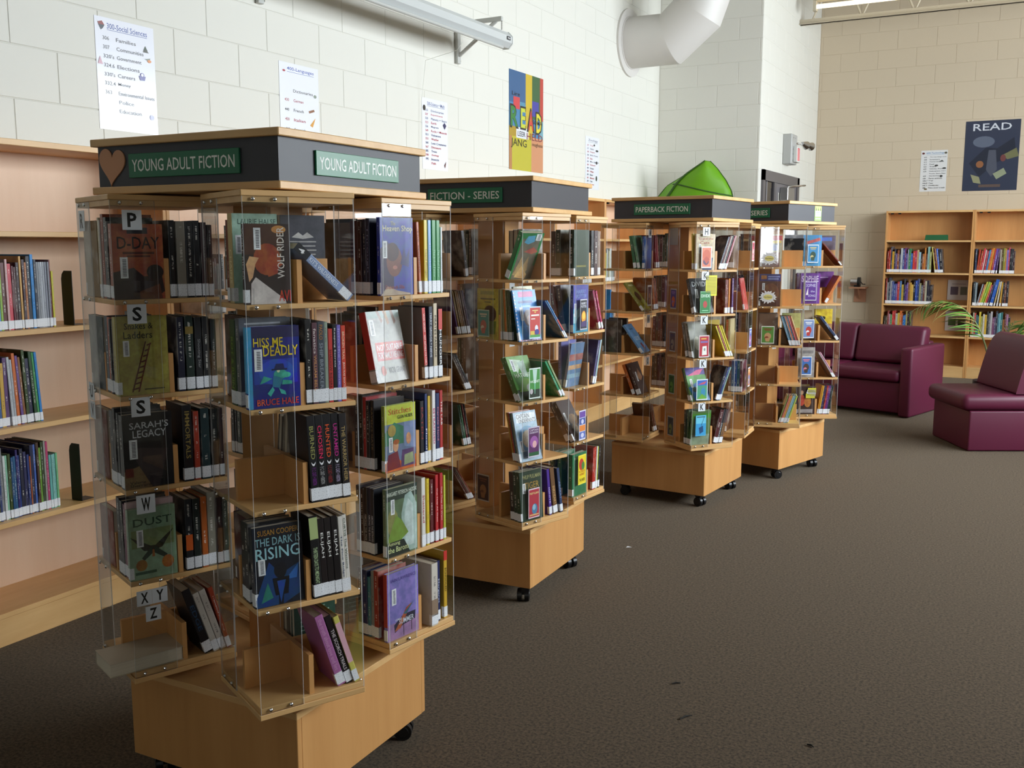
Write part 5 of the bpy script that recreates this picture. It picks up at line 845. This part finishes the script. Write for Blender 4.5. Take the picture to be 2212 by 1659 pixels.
RD = [('r', 0, .68, .5, 1, '2a5a8a'), ('r', 0, .0, .5, .68, '3a7aa8'), ('r', .47, .2, .68, 1, 'c8ac2a'), ('r', .66, .55, .92, 1, '2a5a34'), ('r', .9, .55, 1, 1, 'b83a34'), ('r', .9, .25, 1, .55, '6aa0b0'), ('r', 0, 0, .1, .4, 'b07a4a'), ('r', .08, 0, .66, .34, 'b8b02a'), ('r', .64, 0, 1, .36, 'c88a62'), ('r', 0, .34, .3, .44, 'a88a24'), ('r', .2, .33, .55, .44, 'd8dce4'),
      ('r', .12, .62, .3, .74, 'c83a44'), ('r', .66, .58, .86, .74, '3a3a9a'), ('r', .3, .6, .45, .7, '4a8aa8'),
      ('t', 'R', .02, .42, .27, .66, '141414'), ('t', 'E', .31, .42, .48, .66, '141414'), ('t', 'A', .5, .41, .74, .66, '141414'), ('t', 'D', .76, .4, .97, .64, '141414'),
      ('t', 'R', .045, .44, .24, .64, '2a7a34'), ('t', 'E', .33, .44, .46, .64, 'c0c83a'), ('t', 'A', .55, .43, .7, .63, 'c83a34'), ('t', 'D', .79, .42, .94, .62, 'd8cc34'),
      ('t', 'JANG', .05, .22, .5, .32, '2a2a14'), ('t', 'LEER', .24, .35, .46, .4, '2a2a3a'), ('t', 'SOMA', .68, .5, .95, .545, '141414'), ('t', 'HELD', .5, .33, .98, .4, '7a2a34'), ('t', 'magbasa', .66, .26, .98, .31, '5a3a24'), ('t', 'Lire', .08, .75, .3, .79, '141c2a')]
poster(WL(6.345, 1.977), .54, .703, RD, '3a7aa8', 'colourful striped poster with big outlined READ letters on the block wall')
WR = lambda x, z: T(x, YR - .0004, z)
poster(WR(-.921, 2.01), .53, .737, [('r', 0, 0, 1, 1, '2c3348'), ('e', .35, .7, .2, .08, '5a6274'), ('p', [(.1, .4), (.4, .62), (.6, .6), (.9, .75), (.95, .5), (.6, .4), (.3, .2)], '1e2434'), ('p', [(.42, .3), (.45, .58), (.58, .58), (.62, .3), (.52, .2)], '4a4e5c'), ('p', [(.7, .5), (.95, .6), (1, .48), (.8, .44)], '6a6a4a'), ('e', .3, .38, .07, .05, '8a5a3a'), ('e', .72, .46, .05, .05, '6a3a3a'), ('p', [(.14, .24), (.3, .2), (.34, .1), (.2, .12)], '8a8a6a'), ('p', [(.55, .24), (.74, .32), (.8, .24), (.62, .16)], '8a9278'), ('r', .3, .05, .7, .09, '5a4a44'), ('t', 'READ', .14, .86, .84, .96, 'c8ccd4')], '2c3348', 'dark navy READ poster with vague flying figures on the cream wall')
poster(WR(-1.355, 2.015), .27, .445, listing('600-Technology', '3a7ab0', [('600', 'The way things work'), ('608', 'Inventors'), ('612', 'Human body'), ('613', 'Food'), ('625', 'Trains'), ('629', 'Vehicles, Airplanes'), ('629', 'Helicopters, Cars'), ('', 'Trucks, Space Ships'), ('635', 'Gardening'), ('636', 'Farm animals'), ('636.7', 'Dogs'), ('636.8', 'Cats'), ('641.5', 'Cookbooks'), ('688', 'How a book is made')], ['3a3a40'], [('e', .09, .93, .05, .025, '6a3a3a'), ('e', .93, .93, .05, .025, '4a4a3a'), ('p', [(.7, .72), (.8, .76), (.88, .72)], '3a3a3a'), ('e', .6, .63, .07, .02, '3a3a3a'), ('e', .9, .56, .07, .02, '3a3a3a'), ('e', .8, .37, .06, .025, '3a3a3a'), ('e', .24, .06, .06, .02, '6a5a3a')]), 'd8d8d8', 'white laminated list headed 600-Technology beside the navy poster', 'poster', 'laminated subject lists')

# ------------------------------------------------------------------ things on the walls and ceiling
ps = empty('projection_screen', T(0, 0, 0), label='long white roll-up projection screen case hung on wall brackets', cat='projection screen')
oct_ = [(.052 * math.cos(R(22.5 + 45 * i)) * .95, .052 * math.sin(R(22.5 + 45 * i))) for i in range(8)]
MB().prism([(x - 3.16, z + 2.722) for x, z in oct_], 2.9, 5.69).build('case', mat('screen_case', 'c2c5c4', .28), ps)
MB().cyl((-3.135, 2.95, 2.665), (-3.135, 5.6, 2.665), .010, n=10).build('bottom_bar', GREYM, ps)
MB().prism([(x * 1.08 - 3.16, z * 1.08 + 2.722) for x, z in oct_], 5.69, 5.70).build('end_cap', mat('end_cap', 'd4d6d4', .3), ps)
m = MB(); picture(m, [('r', 0, 0, 1, 1, '3a3c40'), ('r', .15, .3, .4, .7, 'c8c8c8'), ('r', .55, .3, .85, .7, 'c8c8c8')], lambda a, b, d: (-3.1105 + d, 5.62 + .045 * a, 2.715 + .022 * b)); m.build('maker_badge', PRINT, ps)
MB().tube([(-3.15, 5.14, 2.66), (-3.14, 5.135, 2.62), (-3.2, 5.16, 2.58), (-3.45, 5.2, 2.55), (-3.485, 5.2, 2.3), (-3.485, 5.19, 2.0)], .0014, 5).build('pull_cord', WHITE, ps)
for i, y in enumerate((3.80, 5.635)):
    bk = empty('wall_bracket', T(0, y, 0), label=['triangular steel bracket holding the far end of the screen case', 'triangular steel bracket holding the badge end of the screen case'][i], cat='bracket', group='screen brackets')
    m = MB(); m.cbox(-3.497, -3.475, -.02, .02, 2.6, 2.9, .002); m.build('wall_plate', GREYM, bk)
    m = MB(); m.cbox(-3.475, -3.155, -.012, .012, 2.835, 2.862, .002); m.build('arm', GREYM, bk)
    m = MB(); m.tube([(-3.475, 0, 2.65), (-3.2, 0, 2.838)], .013, 4); m.build('brace', GREYM, bk)
    m = MB(); m.cyl((-3.497, .03, 2.62), (-3.485, .03, 2.62), .007, n=8); m.build('bolt', SCREW, bk)
    m = MB(); m.tube([(-3.16, .004 * (j % 2) - .002, 2.775 + .006 * j) for j in range(12)], [.003 + .003 * (j % 2) for j in range(12)], 6); m.build('chain', SCREW, bk)
# round air duct: mitred elbow
du = empty('air_duct', T(-3.5, 8.6, 3.24), label='big white round air duct elbow coming out of the block wall', cat='duct')
MB().cyl((0.0005, 0, 0), (.02, 0, 0), .295, n=48, sm=False).build('wall_flange', DUCT, du)
cen = [(0.02, 0), (.40, 0), (.64, .20), (.76, .54), (.76, 1.45)]
def ring(c, ang, r=.222, n=40):
    ca, sa = math.cos(ang), math.sin(ang)
    return c, ang
angs = [0, R(20), R(55), R(80), R(90)]
n_ = 40; rings = []
for (x, z), ang in zip(cen, angs):
    k = 1 / math.cos(R(18)) if 0 < ang < R(90) else 1
    rings.append([(x - math.sin(ang) * .222 * k * math.sin(2 * PI * i / n_), .222 * math.cos(2 * PI * i / n_), z + math.cos(ang) * .222 * k * math.sin(2 * PI * i / n_)) for i in range(n_)])
for j in range(len(rings) - 1):
    m = MB(); m.add(rings[j] + rings[j + 1], [(i, (i + 1) % n_, n_ + (i + 1) % n_, n_ + i) for i in range(n_)], sm=True)
    o = m.build('duct_section', DUCT, du)
MB().tube([(.022, .224 * math.cos(2 * PI * i / 32), .224 * math.sin(2 * PI * i / 32)) for i in range(33)], .006, 6).build('collar', DUCT, du)
# emergency light over the door
el = empty('emergency_light', T(XC, 10.3, 2.25), label='grey emergency light with a red notice and lamp heads above the door', cat='emergency light')
MB().cbox(.001, .09, 0, .24, 0, .30, .006).build('battery_box', mat('battery_box', 'a9a9a6', .4), el)
m = MB(); picture(m, [('e', .3, .88, .05, .02, '3a3a3a'), ('e', .6, .88, .05, .02, '5a5a5a'), ('e', .3, .5, .06, .025, '6a6a6a'), ('e', .3, .34, .06, .025, '6a6a6a'), ('e', .4, .12, .12, .05, '5a5a58')], lambda a, b, d: (.09 + d, .24 * a, .3 * b)); m.build('indicator', PRINT, el)
MB().cbox(.09, .13, .08, .22, .02, .18, .004).build('notice_box', mat('notice_box', 'd2d2cc', .45), el)
m = MB(); picture(m, [('r', 0, 0, 1, 1, 'd8d8d4'), ('r', .1, .05, .9, .95, 'd85a62')] + [('r', .2, .12 + .1 * i, .8, .15 + .1 * i, 'f0c8c8') for i in range(8)], lambda a, b, d: (.13 + d, .085 + .12 * a, .03 + .14 * b)); m.build('red_notice', PRINT, el)
for k, (yy, xx) in enumerate(((.3, .14), (.45, .16))):
    m = MB(); m.cyl((.05 + .03 * k, .2, .22), (xx, yy - .03, .215), .010, n=8); m.cyl((xx, yy - .05, .22), (xx + .02, yy + .03, .205), .018, .045, n=16); m.build('lamp_head', SCREW, el)
# roof joist and tube lamp
tr = empty('roof_joist', T(XC, 10.84, 3.71), label='cream open web steel roof joist above the cream wall', cat='joist')
STEEL = mat('joist_paint', 'b5aa95', .5)
MB().box(0.0, 5.55, -.05, -.012, 0, .006).box(0, 5.55, -.018, -.012, 0, .05).build('bottom_chord', STEEL, tr)
MB().box(0.0, 5.55, .012, .05, 0, .006).box(0, 5.55, .012, .018, 0, .05).build('bottom_chord', STEEL, tr)
MB().box(0.0, 5.55, -.05, .05, .62, .626).box(0, 5.55, -.006, .006, .57, .62).build('top_chord', STEEL, tr)
for i in range(10):
    x0 = .12 + i * .5; MB().tube([(x0, 0, .02), (x0 + .25, 0, .6)], .012, 6).build('web', STEEL, tr); MB().tube([(x0 + .25, 0, .6), (x0 + .5, 0, .02)], .012, 6).build('web', STEEL, tr)
TUBE = D.materials.new('lit_tube'); TUBE.use_nodes = True; b = TUBE.node_tree.nodes['Principled BSDF']; b.inputs['Emission Color'].default_value = (1, .86, .58, 1); b.inputs['Emission Strength'].default_value = .5; b.inputs['Base Color'].default_value = (1, .95, .8, 1)
def lamp(M, label, group='tube lamps under the roof'):
    f = empty('tube_lamp', M, label=label, cat='lamp', group=group)
    MB().cyl((0, 0, 0), (2.35, 0, 0), .022, n=14).build('tube', TUBE, f)
    m = MB(); m.prism([(-.0, 0), (2.35, 0), (2.35, .02), (0, .02)], -.05, .05, M=T(0, 0, .05)); m.build('reflector', STEEL, f)
    for x in (-.03, 2.35): MB().box(x, x + .03, -.04, .04, -.045, .075).build('socket', STEEL, f)
    for x in (.2, 2.1): MB().tube([(x, 0, .06), (x, 0, .80)], .008, 6).build('hanger', STEEL, f)
lamp(T(-2.28, 10.62, 3.83), 'lit tube lamp running beside the roof joist')
lamp(T(.3, 10.62, 3.83), 'lit tube lamp next along the roof joist from the corner')
for i, y in enumerate((7.4, 4.2, 1.0)):
    lamp(T(-2.2, y, 3.83), 'lit tube lamp over the racks, row %s from the joist' % ('one', 'two', 'three')[i]); lamp(T(.5, y, 3.83), 'lit tube lamp on the window side, row %s from the joist' % ('one', 'two', 'three')[i])
# pencil sharpener on a wooden bracket
br = empty('wooden_bracket', T(-1.93, YR, .94), label='small brown wooden wall bracket under the pencil sharpener', cat='bracket')
BRN = wood('bracket_wood', '9a6a4e', 'ad7c5e', (20, 20, 3))
MB().box(-.09, .09, -.2, -.001, 0, .016).build('shelf', BRN, br); MB().box(-.06, .07, -.019, -.001, -.16, 0).build('wall_plate', BRN, br); MB().add([(-.004, -.018, -.13), (-.004, -.16, -.001), (-.004, -.018, -.001), (.012, -.018, -.13), (.012, -.16, -.001), (.012, -.018, -.001)], [(0, 1, 2), (5, 4, 3), (0, 3, 4, 1), (1, 4, 5, 2), (2, 5, 3, 0)]).build('rib', BRN, br)
sh = empty('pencil_sharpener', T(-1.955, YR - .12, .957), label='chrome pencil sharpener with a black disc on its wooden bracket', cat='sharpener')
MB().cyl((-.06, 0, .052), (.015, 0, .052), .042, n=20).build('drum', mat('chrome_drum', 'c8c4c4', .2, Metallic=1.0), sh); MB().cyl((.015, 0, .055), (.045, 0, .055), .055, n=20).build('guide_disc', BLACKP, sh); MB().box(-.02, .03, -.03, .03, 0, .03).build('foot', BLACKP, sh); MB().tube([(.045, 0, .06), (.07, 0, .03), (.10, 0, .03)], .006, 6).build('crank', BLACKP, sh)

# ------------------------------------------------------------------ soft furniture
import bmesh
def rbox(name, x0, x1, y0, y1, z0, z1, r, m, parent, M=None, seg=4, shear=0):
    bm = bmesh.new(); bmesh.ops.create_cube(bm, size=1)
    for v in bm.verts: v.co = ((x0 + x1) / 2 + v.co.x * (x1 - x0), (y0 + y1) / 2 + v.co.y * (y1 - y0), (z0 + z1) / 2 + v.co.z * (z1 - z0))
    bmesh.ops.bevel(bm, geom=list(bm.edges), offset=r, segments=seg, profile=.5, affect='EDGES')
    if shear:
        for v in bm.verts: v.co.y += shear * (v.co.z - z0)
    me = D.meshes.new(name); bm.to_mesh(me); bm.free(); me.materials.append(m)
    me.polygons.foreach_set('use_smooth', [True] * len(me.polygons))
    return link(name, me, parent, M)
# sofa: origin at its right front corner, x to the left is negative
sf = empty('sofa', T(-.962, 8.615, 0) @ RZ(R(-16)), label='burgundy vinyl two-seat sofa with straight arms', cat='sofa')
SWD = 1.42
for x in (-.10, -SWD): rbox('arm', x, x + .10, 0, .69, .005, .585, .022, VINYL, sf)
rbox('base', -SWD + .10, -.10, .03, .66, .03, .29, .012, VINYL, sf)
for k in range(2):
    xa = -.102 - (k + 1) * (SWD - .2) / 2; rbox('seat_cushion', xa + .003, xa + (SWD - .2) / 2 - .001, -.015, .55, .292, .395, .035, VINYL, sf)
    rbox('back_cushion', xa + .003, xa + (SWD - .2) / 2 - .001, .42, .575, .397, .725, .04, VINYL, sf, shear=.24)
rbox('back', -SWD + .10, -.10, .60, .70, .03, .60, .02, VINYL, sf)
# slipper chair
ch = empty('slipper_chair', T(-.435, 7.423, 0) @ RZ(R(28.5)), label='armless burgundy vinyl chair beside the palm', cat='chair')
rbox('base', 0, .60, 0, .587, .004, .288, .012, VINYL, ch)
rbox('seat_cushion', -.055, .44, -.012, .60, .289, .405, .045, VINYL, ch)
Mb = Matrix(((0, 1, 0, 0), (-1, 0, 0, 0), (0, 0, 1, 0), (0, 0, 0, 1)))
bm_ = [(.30, .39), (.45, .39), (.66, .30), (.66, .70), (.58, .80), (.50, .835), (.44, .82), (.40, .76)]
m = MB(); prof = [(.31, .406), (.33, .50), (.36, .62), (.39, .72), (.43, .785), (.48, .80), (.53, .785), (.58, .72), (.62, .60), (.64, .40), (.60, .289), (.445, .289), (.445, .406)]
prof = [tuple(v) for k in range(9) for v in [Vector(prof[k]).lerp(Vector(prof[k + 1]), f) + (Vector(prof[k]) * 0) for f in (0, .5)]] + prof[9:]
for it in range(2): prof = prof[:1] + [tuple((Vector(prof[k - 1]) + Vector(prof[k]) * 2 + Vector(prof[k + 1])) / 4) for k in range(1, 18)] + prof[18:]
m.prism(prof[::-1], .0, .587, sm=True); bo = m.build('backrest', VINYL, ch)
bv = bo.modifiers.new('round', 'BEVEL'); bv.width = .014; bv.segments = 3; bv.angle_limit = R(50); bv.limit_method = 'ANGLE'
# potted palm
pl = empty('potted_palm', T(-.40, 9.36, 0), label='potted palm with arching fronds behind the burgundy chair', cat='plant')
m = MB(); prof = [(.10, .0), (.13, .24), (.145, .24), (.145, .27), (.125, .27)]
for (r0, z0), (r1, z1) in zip(prof, prof[1:]): m.cyl((0, 0, z0), (0, 0, z1), r0, r1, n=28, cap=False)
m.cyl((0, 0, 0), (0, 0, .003), .10, n=28); m.build('pot', mat('dark_pot', '3a2a24', .5), pl)
MB().cyl((0, 0, .235), (0, 0, .245), .124, n=28).build('soil', mat('soil', '2a1c14', .9), pl)
LEAF = mat('palm_leaf', '5a8a30', .45); LEAFD = mat('dry_palm_leaf', 'a8985a', .6); STEM = mat('palm_stem', '7a8250', .5)
for mm in (LEAF, LEAFD): mm.node_tree.nodes['Principled BSDF'].inputs['Subsurface Weight'].default_value = 0
def bez(p, t):
    p = [Vector(q) for q in p]
    while len(p) > 1: p = [a.lerp(b_, t) for a, b_ in zip(p, p[1:])]
    return p[0]
def leaflet(L, w, droop, mt):
    m = MB(); n = 5; vs = []
    for i in range(n + 1):
        t = i / n; ww = w * math.sin(PI * min(t * .9 + .12, 1)) ; z = -droop * L * t * t
        vs += [(L * t, -ww, z + .15 * ww), (L * t, 0, z - .25 * ww), (L * t, ww, z + .15 * ww)]
    fs = []
    for i in range(n):
        for k in (0, 1): a = 3 * i + k; fs.append((a, a + 1, a + 4, a + 3))
    return m.add(vs, fs, sm=True).mesh(mt)
def frond(pts, n, t0, L, droop, dry, seed, w=.009):
    rs = random.Random(seed); ctr = [bez(pts, i / 14) for i in range(15)]
    f = MB().tube(ctr, [.011 - .0085 * i / 14 for i in range(15)], 6).build('frond', STEM, pl)
    vari = [(leaflet(L * s, w * (.8 + .1 * k), droop * (.7 + .3 * k), LEAF), leaflet(L * s, w * .7, droop * (.8 + .3 * k), LEAFD)) for k, s in enumerate((1, .85, 1.1, .95))]
    for i in range(n):
        t = t0 + (1 - t0) * i / n; p = bez(pts, t); d = (bez(pts, min(t + .02, 1)) - bez(pts, t - .02)).normalized()
        for sd in (-1, 1):
            k = rs.randrange(4); me = vari[k][1 if rs.random() < dry else 0]
            side = d.cross(Vector((0, 0, 1))); side = side.normalized() if side.length > .05 else Vector((0, 1, 0))
            up = side.cross(d).normalized()
            ax = (side * sd * rs.uniform(.7, 1) + d * rs.uniform(.5, .9) + up * rs.uniform(-.1, .25)).normalized()
            yv = up.cross(ax).normalized(); zv = ax.cross(yv)
            s = (.55 + .45 * math.sin(PI * min(.15 + (t - t0) / (1 - t0) * .95, 1))) * rs.uniform(.85, 1.1)
            M_ = Matrix((( ax.x * s, yv.x * s, zv.x * s, p.x), (ax.y * s, yv.y * s, zv.y * s, p.y), (ax.z * s, yv.z * s, zv.z * s, p.z), (0, 0, 0, 1)))
            link('leaflet', me, f, M_)
frond([(0, 0, .24), (-.02, .02, .48), (-.10, .0, .90), (-.34, -.05, 1.09), (-.68, -.1, .84)], 30, .34, .27, .6, .45, 1)
frond([(.01, .0, .24), (.04, .0, .5), (.14, .02, .70), (.30, .0, .86), (.55, -.05, 1.02)], 26, .35, .34, .25, .08, 2, .016)
frond([(.0, .02, .24), (.03, .04, .45), (.06, .1, .62), (.10, .14, .72), (.16, .2, .78)], 14, .4, .16, .4, .4, 3)
frond([(-.01, .0, .24), (.02, -.01, .4), (.05, -.02, .52), (.11, -.06, .60), (.18, -.1, .64)], 14, .4, .16, .4, .4, 4)
# leaf shaped canopy above the bookcases by the column
lf = empty('leaf_canopy', T(-2.98, 9.02, 1.83), label='bright green fabric leaf canopy with dark veins by the column', cat='canopy')
LG = mat('leaf_fabric', '7ab81e', .5); b = LG.node_tree.nodes['Principled BSDF']; LV = mat('leaf_vein', '2f5414', .6)
ns, ls = LG.node_tree.nodes, LG.node_tree.links; tl = N(ns, 'ShaderNodeBsdfTranslucent'); tl.inputs[0].default_value = (*lin('8ccc20'), 1); mx = N(ns, 'ShaderNodeMixShader'); mx.inputs[0].default_value = .35
out = [n for n in ns if n.type == 'OUTPUT_MATERIAL'][0]; ls.new(b.outputs[0], mx.inputs[1]); ls.new(tl.outputs[0], mx.inputs[2]); ls.new(mx.outputs[0], out.inputs[0])
LL = [(-.53, -.022), (-.47, .0), (-.32, .16), (-.16, .24), (.0, .33), (.09, .37)]
LR = [(-.31, .004), (-.27, .02), (-.16, .17), (-.07, .25), (.055, .335), (.10, .372)]
LT = [(.36, -.15), (.345, .02), (.33, .10), (.285, .19), (.20, .30), (.125, .372)]
def poly(P, s):
    s = min(max(s, 0), .9999) * (len(P) - 1); i = int(s); f = s - i
    return Vector((P[i][0] * (1 - f) + P[i + 1][0] * f, P[i][1] * (1 - f) + P[i + 1][1] * f))
def leaf_pt(s, t):           # s: bottom to tip, t: -1 rim behind the midrib, 0 midrib, 1 outer rim
    a, b_ = (poly(LR, s), poly(LT, s)) if t >= 0 else (poly(LR, s), poly(LL, s)); u = abs(t); q = a.lerp(b_, u)
    y = -.10 * (1 - u) + (.05 if t >= 0 else .12) * u - (.10 * math.sin(PI * u) if t >= 0 else 0) + .02 * math.sin(7 * s)
    return Vector((q.x, y * (1 - .5 * s), q.y))
m = MB(); NU, NV = 20, 16; vs = [leaf_pt(i / NU, -1 + 2 * j / NV) for i in range(NU + 1) for j in range(NV + 1)]
m.add(vs, [(i * (NV + 1) + j, i * (NV + 1) + j + 1, (i + 1) * (NV + 1) + j + 1, (i + 1) * (NV + 1) + j) for i in range(NU) for j in range(NV)], sm=True)
o = m.build('leaf_fabric', LG, lf); so = o.modifiers.new('cloth', 'SOLIDIFY'); so.thickness = .003
MB().tube([leaf_pt(i / 24, 0) + Vector((0, -.004, .002)) for i in range(25)], [.014 - .009 * i / 24 for i in range(25)], 6).build('midrib', LV, lf)
MB().tube([leaf_pt(.40 - .13 * (i / 16) ** 2, -.35 + 1.35 * i / 16) + Vector((0, -.004, .002)) for i in range(17)], .006, 5).build('vein', LV, lf)
for s_ in (-1, 1): MB().tube([leaf_pt(i / 24, s_) for i in range(25)], .005, 5).build('hem', LV, lf)
MB().tube([(-.31, -.06, -.012), (-.30, .2, .0), (-.30, .375, .02)], .012, 6).build('stalk', mat('stalk', '8a9a8a', .4), lf)
# bits dropped on the carpet
TW_ = mat('dry_twig', '1c1812', .8)
for i, (x, y, a, L) in enumerate(((-.994, 2.942, 40, .03), (-.89, 2.733, 60, .05), (-.519, 2.739, -20, .022))):
    m = MB(); m.tube([(-L / 2, 0, .003), (0, .004, .004), (L / 2, 0, .003)], [.002, .0032, .0015], 5)
    tag(m.build('dry_twig', TW_, None, T(x, y, 0) @ RZ(R(a))), ['small dark crumb of bark on the carpet', 'long dark twig lying on the carpet', 'tiny dark chip lying on the carpet'][i], 'twig', 'bits dropped on the carpet')
m = MB(); m.add([(0, 0, .001), (.022, .004, .004), (.026, .014, .002), (.004, .012, .005)], [(0, 1, 2, 3)]); tag(m.build('paper_scrap', PAPER, None, T(-1.697, 4.233, 0)), 'tiny white paper scrap on the carpet', 'paper scrap')
